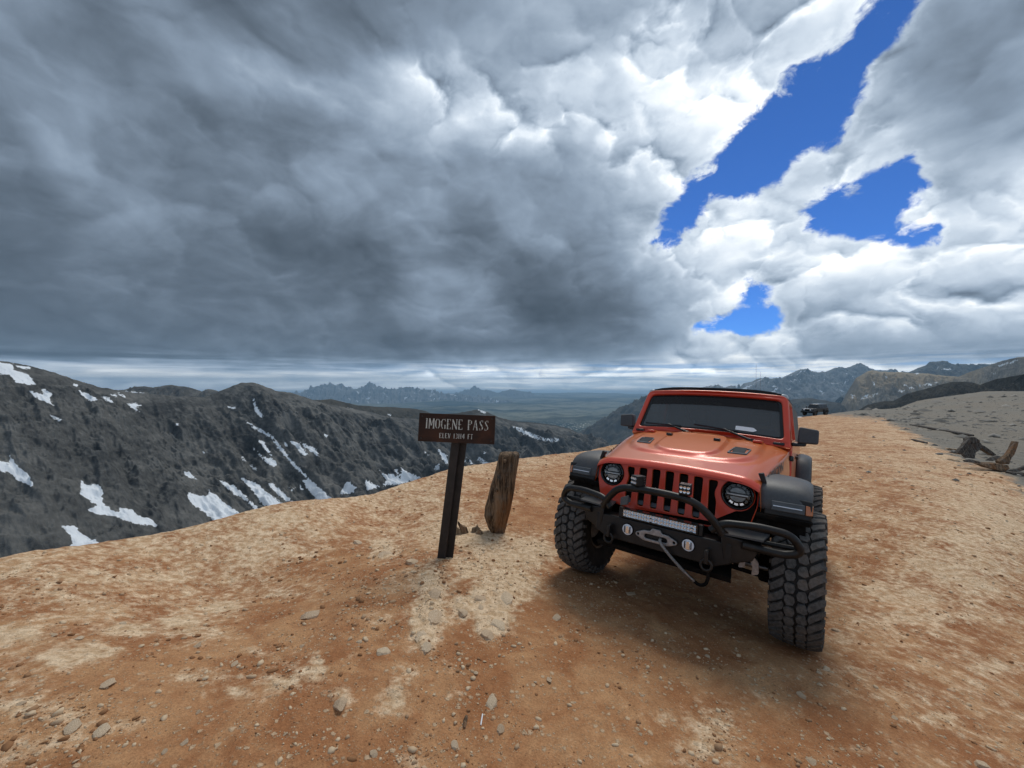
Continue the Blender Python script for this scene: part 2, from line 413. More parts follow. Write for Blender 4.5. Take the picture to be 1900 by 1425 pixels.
# rock mountains
def rock_material(name, dark, light, snow_bias=None, scale=1.0, tanc=None, strata=0.0):
    m, N, p, o = new_mat(name)
    co = N.node('ShaderNodeTexCoord').outputs['Object']
    a = N.noise(co, 0.012 * scale, 9, 0.68)
    b = N.noise(co, 0.09 * scale, 7, 0.7, 0.4)
    col = N.mix(N.smooth(N.math('ADD', N.math('MULTIPLY', a, 0.6), N.math('MULTIPLY', b, 0.4)), 0.34, 0.66), dark, light)
    if tanc:
        col = N.mix(N.smooth(N.noise(co, 0.004 * scale, 4, 0.55), 0.42, 0.62), col, tanc)
    if strata:
        z = N.sep(co)[2]
        w = N.noise(N.comb(N.math('MULTIPLY', N.sep(co)[0], 0.004 * scale), 0.0, N.math('MULTIPLY', z, 0.05 * scale)), 1.0, 6, 0.7)
        col = N.mix(N.math('MULTIPLY', N.smooth(w, 0.45, 0.6), strata), col, tuple(c * 0.45 for c in dark))
    tal = N.math('MULTIPLY', N.attr('low'), N.smooth(N.noise(co, 0.006 * scale, 5, 0.6), 0.40, 0.55))
    col = N.mix(N.math('MULTIPLY', tal, 0.7), col, tuple(a_ * .45 + b_ * .55 for a_, b_ in zip(dark, light)))
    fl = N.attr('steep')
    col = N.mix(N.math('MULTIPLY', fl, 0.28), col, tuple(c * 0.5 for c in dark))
    s = N.math('ADD', N.attr('snow'), N.math('MULTIPLY', N.math('SUBTRACT', N.noise(co, 0.11 * scale, 6, 0.6), 0.5), 1.3))
    sf = N.smooth(s, 0.46, 0.54)
    col = N.mix(sf, col, (0.80, 0.84, 0.88))
    N.put(p.inputs['Base Color'], col); p.inputs['Roughness'].default_value = 0.95
    p.inputs['Specular IOR Level'].default_value = 0.1
    bump(N, p, N.math('ADD', a, N.math('MULTIPLY', b, 0.35)), 0.6, 9.0 / scale)
    return m

# ---------------------------------------------------------------- near ground: a smooth surface through surveyed spots
NRM = np.array([0.10083492, 0.08181865, 0.99153317])
def plane_z(x, y): return -1.4697 - NRM[0] / NRM[2] * x - NRM[1] / NRM[2] * y
def at(px, py, d): return ((px - 950) / F * d, d, -(py - 712.5) / F * d)
anch = []
for x, y in [(0,0),(-1.5,0.5),(1.5,0.5),(0,-3),(-3,-2),(3,-2),(0,2),(2,2),(-2,2),(-.7,3.95),(-.25,5.05),(2.1,2.9),(.75,4.0),(3.75,5.1),(2.4,6.2),(1.4,3.5),(1.2,2.2),(-1,3)]:
    anch.append((x, y, plane_z(x, y)))
CREST = [(-420,1140,2.55),(-200,1092,2.75),(0,1041,3.0),(200,1009,3.7),(400,967,4.5),(600,927,5.7),(800,884,8.2),(900,861,10.4),(1000,848,12.5),(1090,838,15),(1180,822,21),(1300,801,34),(1400,787,48),
 (1475,776,66),(1540,768,85),(1608,760,95),(1668,756,100),(1705,744,104),(1761,735,108),(1831,727,110),(1900,727,108),(2100,740,95),(2600,800,80)]
for c in CREST: anch.append(at(*c))
for c in [(1900,1000,5.6),(1900,1200,3.4),(1700,850,12.5),(1650,800,23),(1600,785,34),(1560,778,46),(1511,771.5,60),(1800,865,11.5),(1880,872,10.8),(1500,900,8.5),
          (1760,790,30),(1900,800,28),(1800,768,60),(1900,762,55),(2100,900,14),(2300,1200,5),(1705,748,96),(1850,740,80),(400,1100,3.4),(700,960,5.9),(960,900,8.0)]:
    anch.append(at(*c))
anch.append((8, -3, plane_z(3, -2) - .1)); anch.append((-6, -4, plane_z(-3, -2) - .2)); anch.append((0, -9, plane_z(0, -3) + .1))
anch = np.array(anch)
def warpxy(x, y):     # compress distance so that near and far spots weigh alike
    r = np.hypot(x, y); s = np.log1p(r / 3.0) / np.maximum(r, 1e-6)
    return np.stack([x * s, y * s], -1)
_Q = warpxy(anch[:, 0], anch[:, 1])
def _K(a, b):
    d2 = ((a[:, None, :] - b[None]) ** 2).sum(-1); return 0.5 * d2 * np.log(d2 + 1e-9)
_n = len(anch); _A = np.zeros((_n + 3, _n + 3)); _A[:_n, :_n] = _K(_Q, _Q) + 1e-4 * np.eye(_n)
_A[:_n, _n] = 1; _A[:_n, _n+1:] = _Q; _A[_n, :_n] = 1; _A[_n+1:, :_n] = _Q.T
_res = anch[:, 2] - plane_z(anch[:, 0], anch[:, 1]) * 1.0
_coef = np.linalg.solve(_A, np.concatenate([_res, np.zeros(3)]))
def base_z(x, y):
    x = np.asarray(x, float); y = np.asarray(y, float); sh = x.shape
    q = warpxy(x.ravel(), y.ravel()); out = np.empty(len(q))
    for i in range(0, len(q), 40000):
        k = q[i:i+40000]; out[i:i+40000] = _K(k, _Q) @ _coef[:_n] + _coef[_n] + k @ _coef[_n+1:]
    return (out + plane_z(x.ravel(), y.ravel())).reshape(sh)
_az_tab = np.linspace(-math.pi, math.pi, 1081); _rad_tab = np.concatenate([[0.0], np.geomspace(0.2, 300, 260)])
_TA, _TR = np.meshgrid(_az_tab, _rad_tab, indexing='ij'); _TAB = base_z(_TR * np.sin(_TA), _TR * np.cos(_TA))
def base_z(x, y):
    x = np.asarray(x, float); y = np.asarray(y, float)
    r = np.hypot(x, y); a = np.arctan2(x, y)
    fa = np.clip((a + math.pi) / (2 * math.pi) * 1080, 0, 1079.999); ia = fa.astype(int); fa = fa - ia
    fr = np.interp(r, _rad_tab, np.arange(len(_rad_tab))); ir = np.minimum(fr.astype(int), len(_rad_tab) - 2); fr = fr - ir
    return (_TAB[ia, ir] * (1 - fr) + _TAB[ia, ir + 1] * fr) * (1 - fa) + (_TAB[ia + 1, ir] * (1 - fr) + _TAB[ia + 1, ir + 1] * fr) * fa
_cr = [at(*c) for c in CREST]
_caz = [math.atan2(c[0], c[1]) for c in _cr]; _crr = [math.hypot(c[0], c[1]) for c in _cr]
_caz = [-math.pi, -2.2] + _caz + [2.0, math.pi]; _crr = [14, 8] + _crr + [40, 14]
def crest_r(a): return np.interp(a, _caz, _crr)
def rough(x, y):
    h = 0.022 * fbm(x * 0.6, y * 0.6, 0.3, 3) + 0.007 * fbm(x * 3.1, y * 3.1, 4.1, 3, 0.5) + 0.0035 * ridged(x * 9, y * 9, 2.2, 3, 0.55)
    return h
def pale_field(x, y):
    z = base_z(x, y); px, py = project(x, y, z); front = y > 0.4
    v = np.full(np.shape(x), -0.08)
    r = np.hypot(x, y); rc = crest_r(np.arctan2(x, y))
    v = v + 0.45 * np.clip((r / rc - 0.40) / 0.55, 0, 1) * np.clip((1400 - px) / 500, 0, 1)
    v = v + (0.24 * np.clip((px - 1450) / 300, 0, 1) + 0.22 * np.clip((1150 - py) / 300, 0, 1) * (px > 1450)) * front
    for cx, cy, sx, sy, a in PALE:
        v = v + np.where(front, .78 * a * np.exp(-(((px - cx) / sx) ** 2 + ((py - cy) / sy) ** 2)), 0)
    return v
PALE = [(850,1110,150,90,.22),(800,1190,90,50,.22),(930,1130,70,60,.25),(690,1080,60,30,.25),(800,1100,26,42,.9),(795,1145,30,26,.8),(780,1170,20,24,.8),(790,1195,18,20,.8),(712,1022,30,22,.7),(893,1105,22,20,.8),(940,1095,26,34,.8),(858,1125,18,20,.8),(925,1150,30,30,.7),(900,1165,26,32,.6),(700,1150,40,16,.5),(650,1215,20,12,.5),(830,1240,16,20,.5),(985,1095,20,24,.5),(1000,1020,40,30,.5),(870,1060,30,14,.5),(480,1215,34,14,.6),(590,1240,16,30,.7),(440,1290,30,16,.6),(350,1250,40,14,.5),(240,1170,40,12,.6),(330,1155,40,12,.6),(420,1130,40,12,.6),(520,1105,40,12,.6),(110,1230,50,14,.6),(190,1215,40,10,.6),(30,1180,40,14,.5),(230,1340,60,14,.5),(1240,1330,30,14,.4),(1400,1290,30,12,.4),(1560,1180,30,14,.4),(1640,1150,50,12,.4),(1760,1150,50,12,.4),(1850,1240,50,14,.4),(1750,1330,60,12,.35),(1600,1390,50,14,.35),(1480,1330,30,10,.3),
 (905,1020,90,40,.5),(870,990,60,26,.5),(980,1030,60,40,.4),(560,1245,50,34,.6),(520,1270,40,20,.6),(410,1265,70,24,.45),(740,1270,24,40,.6),(765,1250,14,22,.6),(725,1310,34,30,.55),(845,1290,26,26,.5),(632,1298,26,24,.8),
 (130,1340,60,40,.4),(60,1400,70,30,.35),(600,1095,50,24,.4),(370,1180,60,24,.45),(160,1210,70,20,.35),(40,1310,60,24,.5),(760,1415,50,18,.6),(1330,1340,60,40,.45),(1310,1400,60,40,.5),(1640,1090,90,30,.25),
 (1700,1200,160,60,.12),(1800,1060,120,70,.28),(1850,980,90,60,.3),(1690,1290,140,20,.15),(1600,1250,80,14,.15),(100,1120,160,22,.2),(250,1075,200,18,.25),(450,1020,160,18,.2),
 (640,1080,70,60,-.45),(560,1130,120,40,-.25),(500,1180,160,40,-.3),(300,1230,200,30,-.25),(760,1240,80,30,-.2),(1000,1250,160,60,-.35),(1100,1180,120,50,-.25),(1300,1250,120,40,-.3),(700,1370,120,40,-.35),(900,1380,160,30,-.3),(300,1330,160,60,-.2),(1500,1350,160,60,-.15),(430,1400,120,30,-.25),(990,960,60,20,-.35),(1600,830,60,20,-.1),(1620,900,70,30,-.1)]
BUMPS = [(800,1092,20,28,.035),(803,1140,22,18,.03),(780,1165,16,20,.03),(790,1196,12,14,.03),(893,1103,14,13,.03),(940,1095,19,25,.04),(858,1126,12,15,.03),(900,1163,15,20,.035),(712,1020,20,14,.04),(560,1245,26,14,.02),(735,1275,16,18,.02),(925,1150,16,16,.03),(632,1297,17,17,.03)]
def hg(x, y, fine=True):
    x = np.asarray(x, float); y = np.asarray(y, float)
    r = np.hypot(x, y); a = np.arctan2(x, y); rc = crest_r(a)
    k = np.minimum(1.0, rc / np.maximum(r, 1e-6))
    z = base_z(x * k, y * k)
    d = np.maximum(r - rc, 0)
    w = 0.03 * rc
    z = z - np.where(d < w, 0.9 * d * d / (2 * w), 0.9 * (d - w / 2))
    if fine:
        sc_ = np.clip(r / 4.0, 1, 6)
        z = z + rough(x, y) * np.where(r < 5, 1.0, sc_ ** 0.5)
        z = z + 0.010 * np.clip(ridged(x * 2.1 + 4, y * 2.1, 6.0, 4, .6) - 1.1, 0, 1) * np.clip(r / 3, .3, 1.5)
        px, py = project(x, y, z); fr = (y > 0.4) & (r < 9)
        for cx, cy, sx, sy, h in BUMPS:
            e = ((px - cx) / sx) ** 2 + ((py - cy) / sy) ** 2
            e = e * (1 + 0.9 * pn(x * 14, y * 14, 3.1))
            z = z + np.where(fr & (e < 3), .45 * h * np.clip(1.6 - e, 0, 1) ** 0.6, 0)
        # ruts and ledges on the grey hill
        gx = np.clip((r - 12) / 20, 0, 1)
        z = z + gx * 0.22 * fbm(x * .10, y * .22, 1.0, 5, .55)
    return z
_WORLD_HIT = {}
def hit(px, py, far=130.0):
    """where the line of sight through a spot of the photograph meets the ground"""
    ax = (px - 950) / F; az_ = -(py - 712.5) / F
    d = np.geomspace(0.8, far, 1400)
    g = hg(ax * d, d); f = az_ * d - g
    i = int(np.argmax(f < 0)) if (f < 0).any() else len(d) - 1
    i = max(i, 1); t = f[i-1] / (f[i-1] - f[i] + 1e-12); dd = d[i-1] + t * (d[i] - d[i-1])
    return Vector((ax * dd, dd, float(hg(ax * dd, dd))))

def build_ground():
    fine_az = np.linspace(R(-60), R(60), 800)
    side = np.linspace(R(60), R(300), 90)[1:-1]
    azs = np.concatenate([fine_az, side]); azs = np.where(azs > math.pi, azs - 2 * math.pi, azs)
    rr = np.concatenate([[0.0], np.geomspace(0.35, 1.0, 14)[:-1], np.geomspace(1.0, 30, 430)[:-1], np.geomspace(30, 260, 150)])
    A, Rr = np.meshgrid(azs, rr, indexing='ij')
    # pull ring radii so that one ring lies along the crest
    X = Rr * np.sin(A); Y = Rr * np.cos(A)
    Z = hg(X, Y)
    px, py = project(X, Y, Z); front = Y > 0.4
    pale = pale_field(X, Y)
    road = [(1380,740),(1545,770),(1640,777),(1662,792),(1705,810),(1750,838),(1790,857),(1832,866),(1862,884),(1900,910),(2300,1100),(2300,1900),(-600,1900),(-600,900),(1000,800)]
    g = -sdf(px, py, road)
    grey = np.clip(0.5 + g / np.clip((py - 700) * 0.55, 8, 90), -0.5, 1.4)
    grey = np.where(front, grey, -0.5)
    me = raw_mesh('ground', np.stack([X, Y, Z], -1).reshape(-1, 3), grid_faces(len(azs), len(rr), wrap=True), {'pale': pale, 'grey': grey})
    me.materials.append(ground_material())
    o = link(bpy.data.objects.new('ground', me)); o['kind'] = 'structure'; o['label'] = 'orange dirt pass ground with pale bedrock and grey scree slope'
    return o
build_ground()

# ---------------------------------------------------------------- mountains
def ridge(name, label, sil, dist, drop, run, shift, mat, nu=500, nv=150, jag=1.0, amp=1.0, rib=0.03, snows=None, back=1.3, seed=0.0, curve=1.0, snow_noise=None, zoff=0.0, ledge=0.006, big_rib=0.0):
    """a mountainside: crest along sil at distance dist(px); slope falls towards and across; back side falls away"""
    sil = np.array(sil, float)
    pxs = np.linspace(sil[0, 0], sil[-1, 0], nu); pys = np.interp(pxs, sil[:, 0], sil[:, 1])
    D = np.array([dist(p) for p in pxs])
    cx = (pxs - 950) / F * D; cy = D; cz = -(pys - 712.5) / F * D
    nb = nv // 6
    t = np.concatenate([-np.linspace(back, 0.02, nb), np.linspace(0, 1, nv) ** 1.15])
    T = t[None, :]
    vx, vy = shift
    ln = D[:, None] * run
    front = np.maximum(T, 0)
    X = cx[:, None] + vx * ln * T * np.where(T < 0, 0.6, 1); Y = cy[:, None] + vy * ln * T * np.where(T < 0, 0.6, 1)
    fallz = drop * ln * (np.where(T >= 0, np.maximum(T, 0) ** curve, -T * 0.8))
    Z = cz[:, None] - fallz
    s = D.mean()
    u = (cx + cy * 0.3)[:, None] / s; zz = Z / s
    # ribs and gullies run down the fall line
    k = 1.0 / rib
    U = X * vy - Y * vx; V = X * vx + Y * vy
    U = U / s; V = V / s
    rb = ridged(U * k, V * k * 0.22, seed, 5, 0.55) - 1.0
    fb = fbm(U * k * 2.3, V * k * 1.5, seed + 5, 5, 0.55)
    env = np.where(T < 0, 0.5 * np.minimum(1, -T * 6), np.minimum(1, front * 7))
    wob = jag * 0.0016 * (fbm(pxs / 16.0, seed, 0, 4, .6))[:, None] * D[:, None]
    H = amp * rib * D[:, None] * (0.34 * rb + 0.24 * fb + big_rib * (ridged(U * k * .33, V * k * .09, seed + 3, 3, .5) - 1.0))
    H = H * (1 - .45 * np.clip((T - .5) * 3, 0, 1)) + amp * rib * D[:, None] * .16 * np.abs(fbm(U * k * .9, V * k * 3.2 + Z / s * 60, seed + 2, 4, .6))
    zb = (Z / D[:, None]) * 26 + 1.1 * fbm(U * k * .25, V * k * .25, seed + 7, 3, .5); led = zb - np.floor(zb)
    H = H + .5 * ledge * D[:, None] * ridged(U * k * 3.5, V * k * 1.6, seed + 6, 4, .6)
    H = H + ledge * D[:, None] * (np.clip(led / .8, 0, 1) - .5) * np.clip(1.1 - T, 0, 1) * np.clip(.4 + 2.5 * pn(U * k * .5, V * k * .5, seed + 4), 0, 1)
    Z = Z + H * env + wob * np.exp(-np.abs(T) * 14)
    nx, ny = H.shape
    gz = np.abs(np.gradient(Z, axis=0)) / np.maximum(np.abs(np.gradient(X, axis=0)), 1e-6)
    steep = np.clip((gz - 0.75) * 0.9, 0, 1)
    px, py = project(X, Y, Z)
    snow = np.full(X.shape, -0.2)
    for poly in (snows or []):
        pp = np.array(poly, float); w = 5.5
        lo = pp.min(0) - 12; hi = pp.max(0) + 12
        mk = (px > lo[0]) & (px < hi[0]) & (py > lo[1]) & (py < hi[1])
        if mk.any():
            snow[mk] = np.maximum(snow[mk], 0.5 + sdf(px[mk], py[mk], poly) / w * 0.5)
    snow = np.clip(snow, -0.2, 1.2)
    if snow_noise:
        f_, th, lo_z = snow_noise
        sn = fbm(U * f_ * 0.6, V * f_ * 1.5, seed + 9, 5, 0.6) - rb * 0.25
        snow = np.maximum(snow, np.clip(0.5 + (sn - th) * 3, -0.2, 1.2))
    me = raw_mesh(name, np.stack([X, Y, Z + zoff], -1).reshape(-1, 3), grid_faces(nx, ny), {'snow': snow, 'steep': steep, 'low': np.broadcast_to(np.clip((T - .45) * 3, 0, 1), X.shape)})
    me.materials.append(mat)
    o = link(bpy.data.objects.new(name, me)); o['kind'] = 'structure'; o['label'] = label
    return o

def zl(pts, s, ox, oy): return [(ox + a / s, oy + b / s) for a, b in pts]
A7 = lambda pts: zl(pts, 2.969, 0, 640)
A8 = lambda pts: zl(pts, 2.714, 540, 680)
A6 = lambda pts: zl(pts, 4.318, 1460, 640)
SN7 = [[(-60,60),(0,95),(70,105),(75,140),(150,155),(200,215),(150,220),(90,205),(50,165),(-60,150)],[(80,112),(165,118),(172,132),(110,128)],[(155,250),(235,270),(235,235),(290,270),(270,290),(298,335),(230,305),(185,285)],
 [(435,250),(480,265),(540,300),(500,308),(455,280)],[(265,378),(340,410),(325,418),(290,400)],[(555,283),(600,290),(625,318),(580,305)],[(608,268),(645,276),(640,291)],[(640,258),(690,285),(680,290)],
 [(695,325),(750,318),(775,335),(745,345),(768,368),(735,350)],[(395,205),(430,222),(420,230)],[(-60,620),(0,640),(55,655),(55,610),(95,670),(150,700),(188,770),(175,785),(110,750),(60,715),(-60,660)],
 [(450,752),(470,768),(540,770),(565,800),(560,870),(610,905),(650,925),(655,900),(720,905),(760,945),(820,950),(872,1005),(780,990),(700,970),(620,940),(520,935),(480,905),(535,885),(440,820)],
 [(330,990),(415,998),(450,1040),(500,1065),(560,1092),(560,1160),(340,1160),(400,1095),(385,1050)],[(1393,290),(1412,340),(1452,385),(1440,399),(1405,370)],
 [(1353,418),(1440,468),(1500,498),(1600,630),(1720,750),(1850,870),(1760,870),(1690,790),(1665,745),(1700,745),(1620,670),(1540,580),(1490,510),(1410,467)],
 [(1000,695),(1050,705),(1082,742),(1040,730)],[(1030,812),(1140,835),(1150,800),(1190,830),(1240,875),(1350,945),(1290,985),(1200,985),(1100,905),(1040,860)],[(1210,745),(1290,775),(1350,830),(1450,925),(1420,918),(1340,850),(1250,790)],
 [(1320,730),(1400,755),(1470,810),(1600,905),(1520,920),(1440,870),(1390,800)],[(1465,758),(1510,765),(1560,815),(1650,890),(1610,878),(1540,830)],[(1421,520),(1450,528),(1503,615),(1480,602)],[(1395,568),(1450,618),(1500,625),(1530,660),(1510,668),(1460,645)],
 [(1595,528),(1640,540),(1698,600),(1680,610),(1640,570)],[(1658,540),(1735,565),(1757,612),(1700,580)],[(1567,532),(1590,560),(1580,562)],[(1328,612),(1357,640),(1340,637)],[(1373,656),(1418,680),(1400,692)],[(1648,758),(1670,795),(1655,795)],[(1588,783),(1624,788),(1610,807)],[(1116,580),(1142,590),(1125,602)],
 [(1240,338),(1300,345),(1290,352)],[(970,425),(985,438),(975,442)],[(1785,490),(1802,500),(1795,515)]]
SN8 = [[(1115,300),(1160,313),(1220,342),(1280,363),(1355,362),(1355,372),(1325,380),(1240,368),(1170,338)],[(375,572),(450,605),(380,625)],[(445,520),(470,545),(510,540),(550,565),(556,508),(600,540),(660,560),(560,590),(460,605),(480,570)],
 [(735,412),(785,450),(792,495),(765,470)],[(863,448),(882,478),(862,482)],[(883,453),(922,490),(905,490)],[(943,453),(1007,497),(955,507),(960,485),(936,468)],[(970,428),(990,443),(980,440)],[(720,505),(747,490),(745,520),(725,520)],
 [(0,375),(40,390),(88,440),(60,448),(30,410)],[(48,385),(110,405),(142,452),(95,425)],[(168,340),(184,345),(178,364)],[(280,575),(330,612),(300,640),(250,640)],[(672,430),(697,450),(685,448)],[(520,515),(540,520),(535,550)]]
SNA = [A7(p) for p in SN7] + [A8(p) for p in SN8]

rock_dark = rock_material('dark_mountain_rock', (0.038, 0.040, 0.041), (0.20, 0.195, 0.180), scale=1.6, strata=0.25)
rock_brown = rock_material('brown_slope_rock', (0.035, 0.032, 0.026), (0.085, 0.076, 0.058), scale=0.8)
rock_far = rock_material('far_peak_rock', (0.08, 0.08, 0.085), (0.28, 0.28, 0.275), scale=0.15, strata=0.2)
rock_tan = rock_material('tan_ridge_rock', (0.12, 0.108, 0.09), (0.36, 0.315, 0.245), scale=0.5, tanc=(0.34, 0.27, 0.18), strata=0.2)
rock_mid = rock_material('grey_ridge_rock', (0.05, 0.05, 0.048), (0.17, 0.165, 0.15), scale=0.8, strata=0.3)

# big dark ridge on the left: near at the left edge, running away to the right
silA = A7([(-1000,-40),(-420,20),(-200,40),(0,88),(60,96),(170,116),(250,138),(330,163),(440,200),(560,235),(690,258),(840,272),(1000,284),(1130,288),(1190,264),(1260,233),(1330,208),(1400,207),(1450,224),(1520,253),(1600,262),(1700,295),(1780,320),(1900,345)]) \
     + A8([(330,215),(420,235),(500,255),(600,262),(700,268),(800,262),(880,250),(940,235),(1040,262),(1110,278),(1230,288),(1330,302),(1400,318),(1450,342),(1500,362),(1560,385),(1640,410),(1800,470)])
distA = lambda p: np.interp(p, [-350, 0, 300, 470, 700, 1000, 1250], [380, 470, 640, 800, 1050, 1500, 2000])
ridge('mountain_ridge', 'dark grey rocky mountainside streaked with snow gullies, left of the sign', silA, distA, 0.54, 0.80, (0.84, -0.54), rock_dark, nu=1050, nv=270, jag=1.6, amp=1.15, rib=0.045, snows=SNA, curve=0.96, ledge=0.009, big_rib=0.75)
# low hills behind its saddle
silB = A7([(560,262),(690,245),(750,230),(800,228),(850,236),(900,225),(940,219),(1000,228),(1060,238),(1120,258),(1150,242),(1190,250),(1300,300)])
ridge('hill', 'low dark rounded hill behind the saddle of the left ridge', silB, lambda p: 1500, 0.4, 0.3, (0.4, -0.9), rock_mid, nu=260, nv=50, rib=0.03, snows=[A7([(690,255),(780,262),(835,292),(800,285)])])
# second, brown ridge running to the sign
silC = A8([(20,160),(60,150),(110,168),(150,168),(200,164),(260,178),(330,194),(420,202),(500,204),(560,208),(640,214),(720,240),(780,238),(850,234),(900,222),(940,216),(990,230),(1040,254),(1110,272),(1230,282),(1330,296),(1400,312),(1450,337),(1490,352),(1560,375),(1700,440)])
ridge('mountain_spur', 'dark brown spur behind the sign, dropping towards the hazy valley', silC, lambda p: np.interp(p, [540, 1200], [1500, 2900]), 0.42, 0.5, (0.5, -0.86), rock_brown, nu=420, nv=90, rib=0.03, snows=[A8([(285,206),(357,238),(330,234)]),A8([(200,208),(237,222),(215,224)]),A8([(98,172),(127,200),(110,188)]),A8([(940,216),(982,231),(975,237)]),A8([(725,236),(765,240),(745,248)]),A8([(488,240),(502,243),(495,250)])])
# dark slope right of the valley, behind the car
silD = [(1085,830),(1100,800),(1120,785),(1150,766),(1175,752),(1200,738),(1240,724),(1300,722),(1380,735),(1460,742),(1500,738),(1560,748),(1640,770)]
ridge('valley_slope', 'dark forested slope on the far side of the valley behind the orange car', silD, lambda p: np.interp(p, [1085, 1640], [5200, 2600]), 0.36, 0.45, (-0.75, -0.66), rock_brown, nu=320, nv=90, rib=0.05)
# far snow-streaked range on the left
silE = A8([(-60,150),(0,140),(60,135),(110,110),(150,98),(190,95),(208,88),(230,97),(255,93),(290,108),(330,118),(365,108),(385,96),(400,88),(425,103),(455,112),(490,112),(530,118),(560,108),(600,108),(640,118),(700,122),(740,134),(790,140),(850,140),(890,148),(1000,160),(1100,175)])
ridge('far_mountain_range', 'bluish distant peaks with thin snow streaks on the horizon left of the sign', silE, lambda p: 15000, 0.30, 0.22, (0.3, -0.95), rock_far, nu=500, nv=110, rib=0.022, amp=1.3, snow_noise=(70, 0.30, 0))
silE2 = A8([(780,150),(830,140),(880,124),(905,118),(925,108),(945,122),(985,130),(1020,136),(1050,132),(1085,122),(1115,117),(1150,124),(1200,138),(1260,152),(1330,162),(1450,175)])
ridge('distant_mesa', 'faint blue twin hills on the horizon above the valley', silE2, lambda p: 22000, 0.16, 0.2, (0.1, -0.99), rock_mid, nu=260, nv=60, rib=0.02, amp=0.7)
# blue-grey range on the right
silF = [(1225,735),(1290,722),(1319,715),(1340,720),(1357,715),(1372,719),(1380,711),(1395,708),(1411,701),(1425,704),(1438,702),(1450,702),(1460,696),(1483,686),(1506,690),(1529,692),(1540,686),(1550,682),(1566,684),(1576,680),(1585,677),(1594,680),(1603,684),(1612,692),(1622,687),(1640,687),(1652,690),(1700,700)]
ridge('mountain_range', 'blue grey snow-dotted mountain range right of the orange car roof', silF, lambda p: 7200, 0.42, 0.26, (-0.25, -0.95), rock_far, nu=520, nv=150, rib=0.032, amp=1.1, snow_noise=(60, 0.33, 0))
# flat-topped summit and its shoulder
silG = [(1560,735),(1610,712),(1650,700),(1687,690),(1703,683),(1712,680),(1722,676),(1725,671),(1747,670),(1753,673),(1761,677),(1775,676),(1784,675),(1805,678),(1809,683),(1812,682),(1815,675),(1830,675),(1834,678),(1840,675),(1856,675),(1870,680),(1960,690)]
ridge('flat_topped_mountain', 'dark flat-topped rocky summit on the right skyline', silG, lambda p: 4300, 0.5, 0.24, (-0.3, -0.9), rock_mid, nu=460, nv=130, rib=0.03, jag=0.5, snow_noise=(60, 0.42, 0))
# pale tan ridge below it
silH = [(1540,775),(1560,750),(1575,722),(1588,702),(1599,695),(1608,690),(1617,687),(1630,689),(1645,690),(1668,690),(1690,692),(1720,693),(1750,697),(1778,699),(1800,690),(1830,680),(1860,669),(1888,663),(1900,662),(1960,650),(2050,640)]
SNH = [A6(p) for p in [[(515,400),(545,405),(520,415),(545,425),(520,425)],[(610,405),(650,400),(660,410),(635,418)],[(560,430),(640,425),(755,375),(660,420),(600,440)],[(690,295),(705,300),(708,340),(695,325)],[(970,340),(1015,345),(985,355)],[(1090,315),(1155,308),(1155,325),(1110,322)],
 [(1010,222),(1080,222),(1050,235)],[(1335,225),(1370,240),(1345,238)],[(1368,185),(1430,205),(1400,208)],[(1690,165),(1850,118),(1850,124),(1700,175)],[(1640,220),(1670,225),(1655,235)],[(890,365),(945,368),(910,376)],[(930,320),(955,322),(945,330)],[(1185,297),(1215,297),(1200,303)],[(1060,315),(1080,318),(1065,330)],[(780,262),(800,250),(795,268)]]]
ridge('tan_mountain_ridge', 'pale tan mountainside with small snow patches on the right', silH, lambda p: np.interp(p, [1540, 1750, 1950], [3000, 2600, 1700]), 0.46, 0.42, (-0.55, -0.83), rock_tan, nu=480, nv=160, rib=0.035, snows=SNH, amp=1.2)
# dark rounded ridge in front
silI = A6([(430,560),(560,528),(640,482),(700,465),(760,452),(850,448),(900,425),(960,390),(1100,355),(1240,315),(1310,298),(1400,294),(1480,298),(1550,320),(1610,295),(1680,272),(1740,262),(1800,250),(1900,235),(2000,225),(2200,190),(2500,160)])
ridge('dark_foothill', 'near black rounded foothill behind the grey scree slope', silI, lambda p: np.interp(p, [1550, 1900], [900, 520]), 0.38, 0.45, (-0.5, -0.86), rock_material('foothill_rock', (0.03, 0.03, 0.028), (0.085, 0.08, 0.068), scale=2.5), nu=420, nv=90, rib=0.03, jag=0.8)

